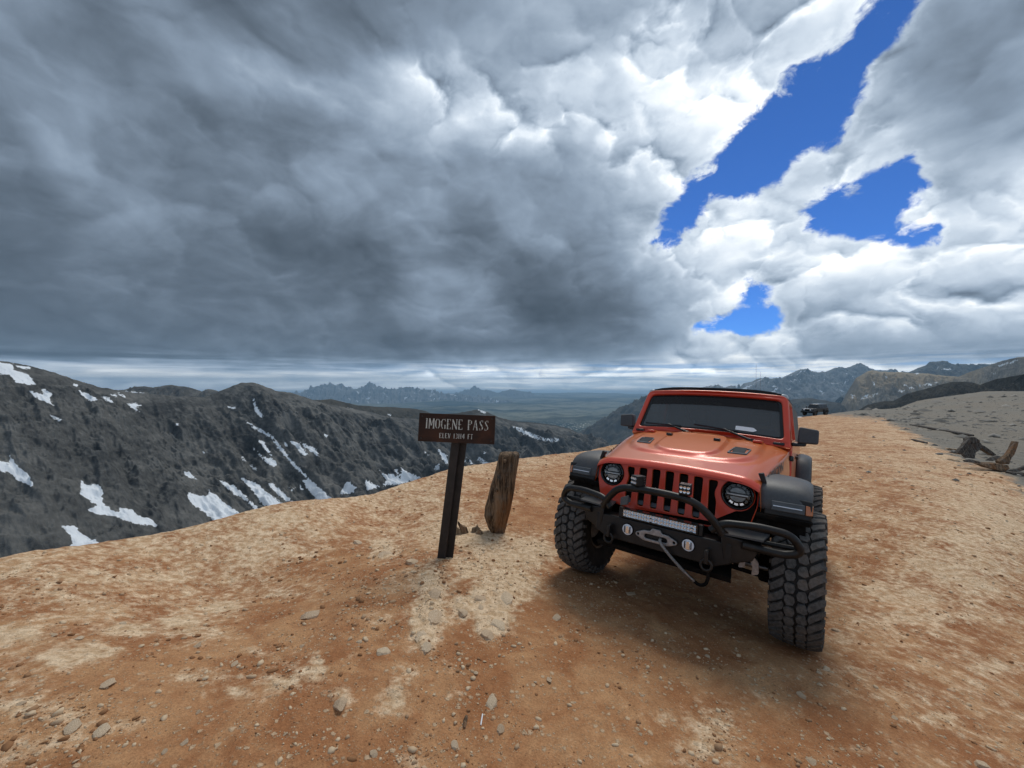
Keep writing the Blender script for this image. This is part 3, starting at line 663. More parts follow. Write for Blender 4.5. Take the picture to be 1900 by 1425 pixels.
# valley floor out to the horizon
def build_valley():
    azs = np.linspace(R(-75), R(75), 400); rr = np.geomspace(300, 31000, 240)
    A, Rr = np.meshgrid(azs, rr, indexing='ij'); X = Rr * np.sin(A); Y = Rr * np.cos(A)
    drop = np.interp(Rr, [300, 2500, 5000, 9000, 15000, 25000, 31000], [-420, -560, -600, -600, -610, -640, -660])
    n = fbm(X / 2600, Y / 2600, 0.5, 6, 0.55)
    amp = np.interp(Rr, [300, 5000, 12000, 31000], [60, 130, 150, 70])
    Z = drop + n * amp + 0.4 * amp * ridged(X / 900, Y / 900, 2.0, 4, .5) * np.interp(Rr, [6000, 16000], [1, .25]) - 40
    me = raw_mesh('valley_floor', np.stack([X, Y, Z], -1).reshape(-1, 3), grid_faces(len(azs), len(rr)), {})
    m, N, p, o = new_mat('valley_land')
    co = N.node('ShaderNodeTexCoord').outputs['Object']
    sv = N.vmath('MULTIPLY', co, (0.6, 1.2, 1.0))
    f = N.noise(sv, 0.00075, 7, 0.6)
    col = N.mix(N.smooth(f, 0.40, 0.60), (0.018, 0.030, 0.026), (0.20, 0.20, 0.15))
    f2 = N.noise(co, 0.004, 6, 0.65)
    col = N.mix(N.math('MULTIPLY', N.smooth(f2, 0.52, 0.6), 0.6), col, (0.03, 0.042, 0.026))
    # scattered pale roofs and roads of the town down in the valley
    dd = N.vmath('DISTANCE', co, (1030.0, 5600.0, -620.0))
    vo = N.node('ShaderNodeTexVoronoi'); N.put(vo.inputs['Vector'], co); vo.inputs['Scale'].default_value = 0.022
    town = N.math('MULTIPLY', N.smooth(vo.outputs['Distance'], 0.35, 0.2), N.smooth(N.math('ADD', dd, N.math('MULTIPLY', f2, 1500.0)), 2200.0, 1300.0))
    col = N.mix(town, col, (0.55, 0.55, 0.52))
    N.put(p.inputs['Base Color'], col); p.inputs['Roughness'].default_value = 1.0; p.inputs['Specular IOR Level'].default_value = 0.0
    me.materials.append(m)
    ob = link(bpy.data.objects.new('valley_floor', me)); ob['kind'] = 'structure'; ob['label'] = 'hazy valley floor with fields and forest reaching the horizon'
build_valley()

# haze: one box of pale air around everything
def build_haze():
    x0, x1, y0, y1, z0, z1 = -32000, 32000, -3000, 31500, -1500, 440
    v = [(x, y, z) for x in (x0, x1) for y in (y0, y1) for z in (z0, z1)]
    f = [(0,1,3,2),(4,6,7,5),(0,4,5,1),(2,3,7,6),(0,2,6,4),(1,5,7,3)]
    me = bpy.data.meshes.new('haze'); me.from_pydata(v, [], f); me.update()
    m = bpy.data.materials.new('haze_air'); m.use_nodes = True; t = m.node_tree
    for n in list(t.nodes): t.nodes.remove(n)
    o = t.nodes.new('ShaderNodeOutputMaterial'); pv = t.nodes.new('ShaderNodeVolumePrincipled')
    pv.inputs['Color'].default_value = (0.46, 0.73, 1.0, 1); pv.inputs['Density'].default_value = HAZE
    pv.inputs['Anisotropy'].default_value = 0.2
    t.links.new(pv.outputs[0], o.inputs['Volume']); me.materials.append(m)
    ob = link(bpy.data.objects.new('haze', me)); ob['kind'] = 'stuff'; ob['label'] = 'thin bluish mountain air fading the distant ranges'
HAZE = 6.0e-5
build_haze()
# ================================================================ modelling helpers
def mesh_obj(name, v, f, mat, parent=None, smooth=None, bevel=0, seg=2, label=None):
    me = bpy.data.meshes.new(name)
    me.from_pydata([tuple(map(float, p)) for p in v], [], [tuple(int(i) for i in q) for q in f]); me.update()
    return finish(name, me, mat, parent, smooth, bevel, seg, label)
def finish(name, me, mat, parent=None, smooth=None, bevel=0, seg=2, label=None, recalc=True):
    if recalc:
        bm = bmesh.new(); bm.from_mesh(me); bmesh.ops.recalc_face_normals(bm, faces=bm.faces); bm.to_mesh(me); bm.free()
    if mat is not None and len(me.materials) == 0: me.materials.append(mat)
    if smooth is not None:
        me.polygons.foreach_set('use_smooth', np.ones(len(me.polygons), bool))
        if smooth < 180: me.set_sharp_from_angle(angle=R(smooth))
    o = link(bpy.data.objects.new(name, me), parent)
    if bevel:
        b = o.modifiers.new('bevel', 'BEVEL'); b.width = bevel; b.segments = seg; b.limit_method = 'ANGLE'; b.angle_limit = R(40); b.harden_normals = False
        if smooth is None:
            me.polygons.foreach_set('use_smooth', np.ones(len(me.polygons), bool)); me.set_sharp_from_angle(angle=R(35))
    if label: o['label'] = label
    return o
class MB:
    def __init__(s): s.v = []; s.f = []
    def add(s, v, f):
        k = len(s.v); s.v += [tuple(p) for p in v]; s.f += [tuple(i + k for i in q) for q in f]; return s
    def box(s, x0, x1, y0, y1, z0, z1, M=None):
        v = [Vector((x, y, z)) for x in (x0, x1) for y in (y0, y1) for z in (z0, z1)]
        if M is not None: v = [M @ p for p in v]
        return s.add(v, [(0,1,3,2),(4,6,7,5),(0,4,5,1),(2,3,7,6),(0,2,6,4),(1,5,7,3)])
    def hexa(s, a, b):      # two quads a,b (4 points each) joined
        return s.add(list(a) + list(b), [(0,1,2,3),(7,6,5,4),(0,4,5,1),(1,5,6,2),(2,6,7,3),(3,7,4,0)])
    def tube(s, pts, r, n=12, closed=False, cap=True):
        pts = [Vector(p) for p in pts]; m = len(pts); k0 = len(s.v)
        rr = r if isinstance(r, (list, tuple)) else [r] * m
        up = None
        for i, p in enumerate(pts):
            if closed: d = pts[(i + 1) % m] - pts[i - 1]
            else: d = pts[min(i + 1, m - 1)] - pts[max(i - 1, 0)]
            d.normalize()
            if up is None: up = Vector((0, 0, 1)) if abs(d.z) < .9 else Vector((1, 0, 0))
            a = d.cross(up).normalized(); b = a.cross(d).normalized(); up = b
            for j in range(n):
                t = 2 * math.pi * j / n; s.v.append(tuple(p + (a * math.cos(t) + b * math.sin(t)) * rr[i]))
        for i in range(m if closed else m - 1):
            for j in range(n):
                a0 = k0 + i * n; b0 = k0 + ((i + 1) % m) * n; j2 = (j + 1) % n
                s.f.append((a0 + j, a0 + j2, b0 + j2, b0 + j))
        if cap and not closed:
            s.f.append(tuple(k0 + j for j in range(n))); s.f.append(tuple(k0 + (m - 1) * n + j for j in range(n)))
        return s
    def lathe(s, prof, axis='X', c=(0, 0, 0), n=48, closed=False):
        k0 = len(s.v); m = len(prof)
        for j in range(n):
            t = 2 * math.pi * j / n; ct, st = math.cos(t), math.sin(t)
            for a, r in prof:
                p = (a, r * ct, r * st) if axis == 'X' else ((r * ct, a, r * st) if axis == 'Y' else (r * ct, r * st, a))
                s.v.append((p[0] + c[0], p[1] + c[1], p[2] + c[2]))
        for j in range(n):
            for i in range(m if closed else m - 1):
                j2 = (j + 1) % n; i2 = (i + 1) % m
                s.f.append((k0 + j * m + i, k0 + j2 * m + i, k0 + j2 * m + i2, k0 + j * m + i2))
        return s
    def prism(s, poly, x0, x1, axis='X', M=None):
        n = len(poly)
        def P(a, b, t): 
            p = Vector((t, a, b)) if axis == 'X' else (Vector((a, t, b)) if axis == 'Y' else Vector((a, b, t)))
            return M @ p if M is not None else p
        return s.add([P(a, b, x0) for a, b in poly] + [P(a, b, x1) for a, b in poly],
                     [tuple(range(n)), tuple(range(2 * n - 1, n - 1, -1))] + [(i, (i + 1) % n, n + (i + 1) % n, n + i) for i in range(n)])
    def obj(s, name, mat, parent=None, **k): return mesh_obj(name, s.v, s.f, mat, parent, **k)
def smoothpath(pts, n=6):
    """Catmull-Rom through points"""
    P = [Vector(p) for p in pts]; out = []
    for i in range(len(P) - 1):
        p0 = P[max(i - 1, 0)]; p1 = P[i]; p2 = P[i + 1]; p3 = P[min(i + 2, len(P) - 1)]
        for k in range(n):
            t = k / n
            out.append(0.5 * ((2 * p1) + (p2 - p0) * t + (2 * p0 - 5 * p1 + 4 * p2 - p3) * t * t + (3 * p1 - p0 - 3 * p2 + p3) * t ** 3))
    out.append(P[-1]); return out
def fillet(pts, r, n=5):
    """polyline with rounded corners"""
    P = [Vector(p) for p in pts]; out = [P[0]]
    for i in range(1, len(P) - 1):
        a = (P[i-1] - P[i]); b = (P[i+1] - P[i]); ra = min(r, a.length * .48, b.length * .48)
        p0 = P[i] + a.normalized() * ra; p2 = P[i] + b.normalized() * ra
        for k in range(n + 1):
            t = k / n; out.append(p0 * (1-t)**2 + P[i] * 2*t*(1-t) + p2 * t*t)
    out.append(P[-1]); return out
def rrect(cx, cy, w, h, r, n=5):
    out = []
    for sx, sy, a0 in ((1,1,0),(-1,1,90),(-1,-1,180),(1,-1,270)):
        for k in range(n + 1):
            a = R(a0 + 90 * k / n); out.append((cx + sx * (w/2 - r) + r * math.cos(a), cy + sy * (h/2 - r) + r * math.sin(a)))
    return out
def round_poly(poly, r, n=4):
    m = len(poly); out = []
    rs = r if isinstance(r, (list, tuple)) else [r] * m
    for i in range(m):
        p = Vector(poly[i]); a = Vector(poly[i-1]) - p; b = Vector(poly[(i+1) % m]) - p; ra = min(rs[i], a.length * .48, b.length * .48)
        if ra < 1e-5: out.append(tuple(p)); continue
        p0 = p + a.normalized() * ra; p2 = p + b.normalized() * ra
        for k in range(n + 1):
            t = k / n; q = p0 * (1-t)**2 + p * 2*t*(1-t) + p2 * t*t; out.append((q.x, q.y))
    return out
def curve_mesh(splines, extrude, bevel=0.0, res=2):
    cu = bpy.data.curves.new('tmp', 'CURVE'); cu.dimensions = '2D'; cu.fill_mode = 'BOTH'; cu.extrude = max(extrude - bevel, 1e-4); cu.bevel_depth = bevel; cu.bevel_resolution = res
    if bevel: cu.offset = -bevel
    for sp in splines:
        s_ = cu.splines.new('POLY'); s_.points.add(len(sp) - 1); s_.use_cyclic_u = True
        for q, (a, b) in zip(s_.points, sp): q.co = (a, b, 0, 1)
    ob = bpy.data.objects.new('tmp', cu); sc.collection.objects.link(ob)
    dg = bpy.context.evaluated_depsgraph_get(); me = bpy.data.meshes.new_from_object(ob.evaluated_get(dg))
    bpy.data.objects.remove(ob); bpy.data.curves.remove(cu); me.materials.clear()
    return me
def plate(name, splines, thick, M, mat, parent=None, bevel=0.003, smooth=40, fn=None, label=None):
    me = curve_mesh(splines, thick / 2, bevel); me.name = name
    for v in me.vertices:
        co = v.co.copy()
        if fn: co = fn(co)
        v.co = M @ co
    me.update()
    return finish(name, me, mat, parent, smooth=smooth, label=label, recalc=False)
XZ = Matrix(((1,0,0,0),(0,0,-1,0),(0,1,0,0),(0,0,0,1)))     # plan x,y -> x,z with +thickness toward -y

def simple(name, col, rough=0.5, metal=0.0, coat=0.0, nz=0.0, nscale=20.0, spec=0.5, dust=0.0, bumpz=0.0):
    m, N, p, o = new_mat(name)
    co = N.node('ShaderNodeTexCoord').outputs['Object']
    c = (*col, 1)
    if nz:
        n = N.noise(co, nscale, 6, 0.6)
        c = N.mix(N.smooth(n, 0.3, 0.7), tuple(max(0, a * (1 - nz)) for a in col), tuple(min(1, a * (1 + nz)) for a in col))
    if dust:
        g = N.node('ShaderNodeNewGeometry'); up = N.sep(g.outputs['Normal'])[2]
        d = N.math('MULTIPLY', N.smooth(N.math('ADD', N.noise(co, 6.0, 6, 0.65), N.math('MULTIPLY', up, 0.12)), 0.48, 0.75), dust)
        c = N.mix(d, c, (0.30, 0.20, 0.13))
        N.put(p.inputs['Roughness'], N.lin(d, 0, 1, rough, 0.9))
    else:
        N.put(p.inputs['Roughness'], N.lin(N.noise(co, 9.0, 5, 0.6), 0.3, 0.7, max(rough - .06, 0.02), min(rough + .06, 1)))
    N.put(p.inputs['Base Color'], c)
    p.inputs['Metallic'].default_value = metal; p.inputs['Coat Weight'].default_value = coat; p.inputs['Coat Roughness'].default_value = 0.04
    p.inputs['Specular IOR Level'].default_value = spec
    if bumpz: bump(N, p, N.noise(co, nscale * 3, 4, 0.6), bumpz, 0.004)
    return m
def paint():
    m, N, p, o = new_mat('orange_red_pearl_paint')
    co = N.node('ShaderNodeTexCoord').outputs['Object']
    lw = N.node('ShaderNodeLayerWeight'); lw.inputs[0].default_value = 0.5
    col = N.mix(N.smooth(lw.outputs['Facing'], 0.35, 0.85), (0.60, 0.036, 0.010), (0.62, 0.150, 0.026))
    n = N.noise(co, 700.0, 2, 0.5); col = N.mix(N.lin(n, .3, .7, 0, .12), col, (0.6, 0.2, 0.08))
    d = N.math('MULTIPLY', N.smooth(N.noise(co, 7.0, 6, 0.65), 0.5, 0.8), 0.12); col = N.mix(d, col, (0.30, 0.20, 0.13))
    N.put(p.inputs['Base Color'], col); p.inputs['Roughness'].default_value = 0.36; p.inputs['Metallic'].default_value = 0.15
    p.inputs['Coat Weight'].default_value = 0.45; N.put(p.inputs['Coat Roughness'], N.lin(d, 0, .12, .05, .25)); return m
M_paint = paint()
M_black = simple('satin_black_steel', (0.009, 0.009, 0.0095), 0.40, 0.0, 0.0, nz=0.3, dust=0.05, spec=.35)
M_plastic = simple('textured_black_plastic', (0.055, 0.060, 0.066), 0.50, nz=0.12, nscale=60, dust=0.10, bumpz=0.25)
M_gloss = simple('gloss_black', (0.008, 0.008, 0.009), 0.12, nz=0.2)
M_dark = simple('underbody_black', (0.006, 0.006, 0.006), 0.8, nz=0.4, dust=0.06, spec=0.12)
M_rubber = simple('tyre_rubber', (0.016, 0.0165, 0.017), 0.72, nz=0.25, nscale=30, dust=0.10, bumpz=0.4, spec=0.3)
M_tread = simple('tread_rubber', (0.088, 0.087, 0.085), 0.80, nz=0.35, nscale=45, dust=0.22, bumpz=0.5, spec=0.3)
M_rim = simple('black_wheel_paint', (0.02, 0.02, 0.02), 0.35)
M_chrome = simple('reflector_silver', (0.82, 0.83, 0.85), 0.16, 1.0)
M_alu = simple('worn_aluminium', (0.30, 0.30, 0.31), 0.42, 0.9, nz=0.25, nscale=50)
M_greyplast = simple('dark_grey_insert', (0.075, 0.085, 0.095), 0.45, nz=0.15)
M_lens = simple('white_lamp_lens', (0.70, 0.76, 0.84), 0.15, 0.0, 0.5)
M_cells = simple('faceted_lamp_cells', (0.62, 0.60, 0.55), 0.3, 0.3, 0.3, nz=0.35, nscale=90)
M_roof = simple('black_soft_top', (0.016, 0.017, 0.019), 0.85, spec=0.15, nz=.2)
M_smoke = simple('smoked_lamp_lens', (0.06, 0.065, 0.07), 0.10, 0.0, 1.0)
M_amber = simple('amber_marker_lens', (0.42, 0.13, 0.03), 0.2, 0.0, 0.6)
M_silver = simple('silver_trim', (0.45, 0.46, 0.47), 0.35, 0.6)
M_seat = simple('dark_interior', (0.016, 0.016, 0.017), 0.8)
M_white = simple('white_card', (0.75, 0.76, 0.78), 0.6)
M_decal = simple('dark_decal_film', (0.085, 0.075, 0.075), 0.5)
M_rope = simple('grey_winch_rope', (0.20, 0.20, 0.20), 0.7, nz=0.4, nscale=120)
def glass_material():
    m, N, p, o = new_mat('tinted_glass_painted_reflection')
    g = N.node('ShaderNodeBsdfGlossy'); g.inputs['Roughness'].default_value = 0.02; g.inputs['Color'].default_value = (1, 1, 1, 1)
    t = N.node('ShaderNodeBsdfTransparent'); t.inputs['Color'].default_value = (0.42, 0.45, 0.46, 1)
    d = N.node('ShaderNodeBsdfDiffuse'); d.inputs['Color'].default_value = (0.125, 0.135, 0.14, 1)  # grey diffuse layer: the sky's reflection painted into the glass
    m1_ = N.node('ShaderNodeMixShader'); m1_.inputs[0].default_value = 0.55; N.put(m1_.inputs[1], t.outputs[0]); N.put(m1_.inputs[2], d.outputs[0])
    fr = N.node('ShaderNodeFresnel'); fr.inputs['IOR'].default_value = 1.45
    m2_ = N.node('ShaderNodeMixShader'); N.put(m2_.inputs[0], fr.outputs[0]); N.put(m2_.inputs[1], m1_.outputs[0]); N.put(m2_.inputs[2], g.outputs[0])
    m.node_tree.links.new(m2_.outputs[0], o.inputs[0]); return m
M_glass = glass_material()
M_band = simple('dark_shade_band', (0.012, 0.009, 0.008), 0.25, spec=.3)

def thing(name, label, cat, loc=(0,0,0), rot=(0,0,0), group=None):
    o = link(bpy.data.objects.new(name, None)); o.location = loc; o.rotation_euler = rot
    o['label'] = label; o['category'] = cat
    if group: o['group'] = group
    return o
def tag(o, label, cat, group=None):
    o['label'] = label; o['category'] = cat
    if group: o['group'] = group
    return o
def both(fn):
    for s_ in (-1, 1): fn(s_)

# ================================================================ the orange off-roader
JR = Euler((R(-7.259), R(1.729), R(-37.614)), 'XYZ')
JL = Vector((1.4337, 3.4975, -1.8966))
car = thing('off_road_car', 'orange lifted off-road car with black tube bumper and huge mud tyres', 'off-road vehicle', JL, JR)
WR, WX, WB = 0.49, 0.862, 2.62     # tyre radius, half track, wheelbase

# ---- wheels
def tyre_R(t):       # outer carcass radius across the tread
    return 0.473 - 0.55 * t * t - 6.0 * abs(t) ** 4 * 3
def wheel_meshes():
    prof = [(-.10,.235),(-.135,.26),(-.150,.31),(-.156,.37),(-.152,.41),(-.146,.435)] + [(t, tyre_R(t)) for t in np.linspace(-.136,.136,9)] + [(.146,.435),(.152,.41),(.156,.37),(.150,.31),(.135,.26),(.10,.235)]
    ty = MB().lathe(prof, n=64)
    tr = MB(); N_ = 38; pitch = 2 * math.pi * WR / N_
    k = pitch / 0.080
    centre = [(-.066,-.018),(-.046,-.034),(-.010,-.026),(-.0035,.002),(-.014,.030),(-.050,.038),(-.060,.016)]
    shoulderA = [(.0625,.012),(.0705,-.024),(.110,-.056),(.152,-.084),(.154,-.034),(.116,-.002),(.088,.024),(.074,.036)]
    shoulderB = [(.0645,.010),(.0730,-.022),(.112,-.055),(.143,-.078),(.146,-.030),(.114,-.002),(.088,.022),(.076,.034)]
    def block(poly, off, flip, i):
        pts = [((-a, -b) if flip else (a, b)) for a, b in poly]
        cx = sum(p[0] for p in pts) / len(pts); cy = sum(p[1] for p in pts) / len(pts)
        n = len(pts); ring = []
        for lay, (inset, h) in enumerate(((-.0006, -.004), (0.0, .0135), (.0022, .0165))):
            rr_ = []
            for a, b in pts:
                q = 1 - inset / max(math.hypot(a - cx, b - cy), 1e-4)
                t = cx + (a - cx) * q; s_ = (cy + (b - cy) * q) * k + off
                rad = tyre_R(max(-.15, min(.15, t))) + h; ang = s_ / WR
                rr_.append((t, rad * math.sin(ang), -rad * math.cos(ang)))
            ring.append(rr_)
        v = ring[0] + ring[1] + ring[2]
        f = [tuple(range(2 * n, 3 * n))] + [(l * n + q, l * n + (q + 1) % n, (l + 1) * n + (q + 1) % n, (l + 1) * n + q) for l in (0, 1) for q in range(n)]
        tr.add(v, f)
    for i in range(N_):
        o_ = i * pitch
        block(centre, o_, False, i); block(centre, o_ + pitch * .5, True, i)
        block(shoulderA if i % 2 else shoulderB, o_ + pitch * .2, False, i); block(shoulderB if i % 2 else shoulderA, o_ + pitch * .7, True, i)
        for s_, oo in ((1, -.012 + .2 * pitch), (-1, .012 + .7 * pitch)):      # side biters
            a0 = (o_ + oo + (-.045 if s_ > 0 else .012)) / WR; a1 = a0 + .030 / WR
            ro, ri = (.452, .405) if i % 2 else (.446, .418)
            q = [(s_ * .140, ro), (s_ * .158, ro - .008), (s_ * .161, ri), (s_ * .150, ri)]
            A_ = [(x, r_ * math.sin(a0), -r_ * math.cos(a0)) for x, r_ in q]; B_ = [(x, r_ * math.sin(a1), -r_ * math.cos(a1)) for x, r_ in q]
            tr.hexa(A_, B_)
    rim = MB().lathe([(-.11,.237),(-.125,.245),(-.118,.225),(-.09,.215),(.02,.205),(.06,.215),(.105,.225),(.118,.242),(.125,.238),(.11,.232)], n=48)
    rim.lathe([(.03,0.0),(.05,.05),(.045,.10),(.02,.15),(.05,.212)], n=48)
    for j in range(8):
        a = j * math.pi / 4
        M_ = Matrix.Rotation(a, 4, 'X')
        rim.hexa([M_ @ Vector(q) for q in ((.04,-.022,.06),(.04,.022,.06),(.075,.018,.06),(.075,-.018,.06))], [M_ @ Vector(q) for q in ((.06,-.03,.21),(.06,.03,.21),(.095,.022,.21),(.095,-.022,.21))])
    disc = MB().lathe([(-.03,.03),(-.03,.16),(-.05,.16),(-.05,.03)], n=40)
    disc.box(-.09,-.01,-.17,-.09,-.07,.07)
    return ty, tr, rim, disc
_ty, _tr, _rim, _disc = wheel_meshes()
_wm = None
def add_wheel(parent, loc, flip=False, name='wheel', spin=0.0):
    global _wm
    w = link(bpy.data.objects.new(name, None), parent); w.location = loc
    w.rotation_euler = (spin, 0, math.pi if flip else 0)
    if _wm is None:
        a = _ty.obj('tyre', M_rubber, w, smooth=50); b = _tr.obj('tread', M_tread, w); c = _rim.obj('rim', M_rim, w, smooth=35); d = _disc.obj('brake_disc', M_alu, w, smooth=35)
        _wm = (a, b, c, d)
    else:
        for q in _wm:
            c = q.copy(); link(c, w)
    return w
add_wheel(car, (WX, 0, WR), spin=.05); add_wheel(car, (-WX, 0, WR), True, spin=.3)
add_wheel(car, (WX, WB, WR), spin=.4); add_wheel(car, (-WX, WB, WR), True, spin=.8)

# ---- hood
def smoothstep(a, b, x):
    t = np.clip((x - a) / (b - a), 0, 1); return t * t * (3 - 2 * t)
def hood_w(y): return 0.628 + 0.115 * smoothstep(-.45, .75, np.asarray(y)) 
def hood_z(x, y):
    z = 1.197 + 0.262 * (y + .43) - 0.03 * (y + .43) ** 2
    w = hood_w(y); u = np.abs(x) / w
    z = z - 0.030 * u ** 2 - 0.035 * np.clip(u - .8, 0, 1) ** 2 / .04
    fr = np.clip((-.395 - y) / .05, 0, 1); z = z - 0.026 * fr ** 2
    def sup(cx, cy, a, b, p=4): return (np.abs((x - cx) / a) ** p + np.abs((y - cy) / b) ** p)
    outer = sup(0, .42, .56, .62, 3.2); z = z + .022 * smoothstep(1.12, .80, outer)
    inner = sup(0, .26, .275 , .42, 3.6); z = z + .020 * smoothstep(1.20, .75, inner)
    return z
def build_hood():
    ys = np.concatenate([np.linspace(-.448, -.38, 10), np.linspace(-.37, .66, 96)])
    us = np.linspace(-1, 1, 121)
    V = []
    for y in ys:
        w = float(hood_w(y))
        xs = us * w; zs = hood_z(xs, np.full_like(xs, y))
        row = []
        # side skirts below the shoulder
        zl_ = float(zs[0]); drop = 0.13 + 0.05 * (y + .45)
        for k in (1.0, .75, .5, .25, .08): row.append((-w - .012 * math.sin(k * 1.5), y, zl_ - .018 - drop * k))
        row += [(float(x), float(y), float(z)) for x, z in zip(xs, zs)]
        for k in (.08, .25, .5, .75, 1.0): row.append((w + .012 * math.sin(k * 1.5), y, zl_ - .018 - drop * k))
        V.append(row)
    nv = len(V[0]); v = [p for r_ in V for p in r_]
    f = [(i * nv + j, i * nv + j + 1, (i + 1) * nv + j + 1, (i + 1) * nv + j) for i in range(len(V) - 1) for j in range(nv - 1)]
    # front lip folds down
    k = len(v); first = V[0][5:-5]
    for x, y, z in first: v.append((x, y - .004, z - .014))
    for j in range(len(first) - 1): f.append((5 + j, 5 + j + 1, k + j + 1, k + j))
    return mesh_obj('hood', v, f, M_paint, car, smooth=180)
hood = build_hood()
def hz_(x, y): return float(hood_z(np.array(float(x)), np.array(float(y))))
# vents
def vent(s):
    pts = [(.335,.045),(.47,.075),(.485,.255),(.36,.245)]
    P = round_poly([(s * a, b) for a, b in pts], .02)
    if s < 0: P = P[::-1]
    fr = MB(); n = len(P); cx = sum(p[0] for p in P) / n; cy = sum(p[1] for p in P) / n
    v = []
    for q, dz_ in ((1.08, .001), (1.06, .010), (.92, .010), (.90, -.002)):
        v += [(cx + (a - cx) * q, cy + (b - cy) * q, hz_(cx + (a - cx) * q, cy + (b - cy) * q) + dz_) for a, b in P]
    f = [(l * n + i, l * n + (i + 1) % n, (l + 1) * n + (i + 1) % n, (l + 1) * n + i) for l in range(3) for i in range(n)] + [tuple(range(3 * n, 4 * n))]
    o = mesh_obj('hood_vent', v, f, M_greyplast, car, smooth=40)
    lv = MB()
    for k in range(6):
        y = .085 + k * .028
        lv.hexa([(s * .365, y, hz_(s * .365, y) + .004), (s * .455, y + .01, hz_(s * .455, y + .01) + .004), (s * .455, y + .022, hz_(s * .455, y + .02) + .016), (s * .365, y + .012, hz_(s * .365, y + .01) + .016)],
                [(s * .365, y, hz_(s * .365, y) + .000), (s * .455, y + .01, hz_(s * .455, y + .01) + .000), (s * .455, y + .026, hz_(s * .455, y + .02) + .012), (s * .365, y + .016, hz_(s * .365, y + .01) + .012)])
    lv.obj('louvres', M_plastic, o)
both(vent)
def hood_bits(s):
    x, y = (-.25, .375) if s < 0 else (.194, .35)
    z = hz_(x, y); MB().box(x - .028, x + .028, y - .02, y + .03, z - .004, z + .022).obj('hood_bump_stop', M_gloss, car, bevel=.006)
    # rubber latch near the front corner
    w = float(hood_w(-.3)); l = MB()
    l.hexa([(s * (w + .004), -.34, 1.135), (s * (w + .035), -.345, 1.13), (s * (w + .035), -.31, 1.13), (s * (w + .004), -.305, 1.135)],
           [(s * (w - .03), -.34, 1.215), (s * (w + .006), -.345, 1.225), (s * (w + .006), -.31, 1.23), (s * (w - .03), -.305, 1.22)])
    l.hexa([(s * (w + .004), -.345, 1.07), (s * (w + .045), -.35, 1.065), (s * (w + .045), -.30, 1.065), (s * (w + .004), -.295, 1.07)],
           [(s * (w + .004), -.34, 1.135), (s * (w + .03), -.345, 1.13), (s * (w + .03), -.31, 1.13), (s * (w + .004), -.305, 1.135)])
    l.obj('hood_latch', M_black, car, bevel=.006)
both(hood_bits)

# ---- grille panel with seven slots and lamp openings
def build_grille():
    top = [(x, 1.176 - .030 * (abs(x) / .62) ** 2 - .02 * max(0, abs(x) / .62 - .8) ** 2 / .04) for x in np.linspace(.60, -.60, 17)]
    out = [(.625, 1.10), (.622, 1.13)] + top + [(-.622, 1.13), (-.625, 1.10), (-.620, .98), (-.585, .86), (-.555, .815), (-.30, .775), (0, .768), (.30, .775), (.555, .815), (.585, .86), (.620, .98)]
    holes = []
    for i in range(7):
        c = (i - 3) * .1085; w = .066; tz = 1.136 - .012 * (abs(i - 3) / 3) ** 2
        if abs(i - 3) == 3:
            s_ = 1 if i == 6 else -1
            h = [(c - s_*.033, tz), (c + s_*.030, tz), (c + s_*.028, 1.09), (c + s_*.014, 1.055), (c + s_*.012, 1.02), (c + s_*.026, .97), (c + s_*.024, .825), (c - s_*.026, .825)]
            if s_ < 0: h = h[::-1]
        else:
            h = [(c + .033, tz), (c - .033, tz), (c - .026, .818), (c + .026, .818)]
        holes.append(round_poly(h, .018)[::-1])
    for s_ in (-1, 1):
        holes.append([(s_ * .489 + .107 * math.cos(a), 1.045 + .107 * math.sin(a)) for a in np.linspace(0, -2 * math.pi, 49)[:-1]])
    def fn(c):
        # lean back a little, curve the outer edges rearwards
        return Vector((c.x, c.y, c.z - .10 * max(0, c.y - .80) * 1.05 - .35 * max(0, abs(c.x) - .50) ** 1.5))
    M_ = Matrix.Translation((0, -.447, 0)) @ XZ
    plate('grille', [round_poly(out, .012)] + holes, .030, M_, M_paint, car, bevel=.006, fn=fn)
build_grille()
# dark radiator and mesh behind
MB().box(-.60, .60, -.39, -.36, .78, 1.12).obj('radiator', M_dark, car)
def insert(i):
    c = (i - 3) * .1085; y = -.437
    b = MB(); b.hexa([(c - .030, y, .826), (c + .030, y, .826), (c + .029, y + .02, .858), (c - .029, y + .02, .858)], [(c - .030, y + .05, .826), (c + .030, y + .05, .826), (c + .029, y + .05, .858), (c - .029, y + .05, .858)])
    b.obj('slot_insert', M_greyplast, car, bevel=.003)
for i in range(7): insert(i)

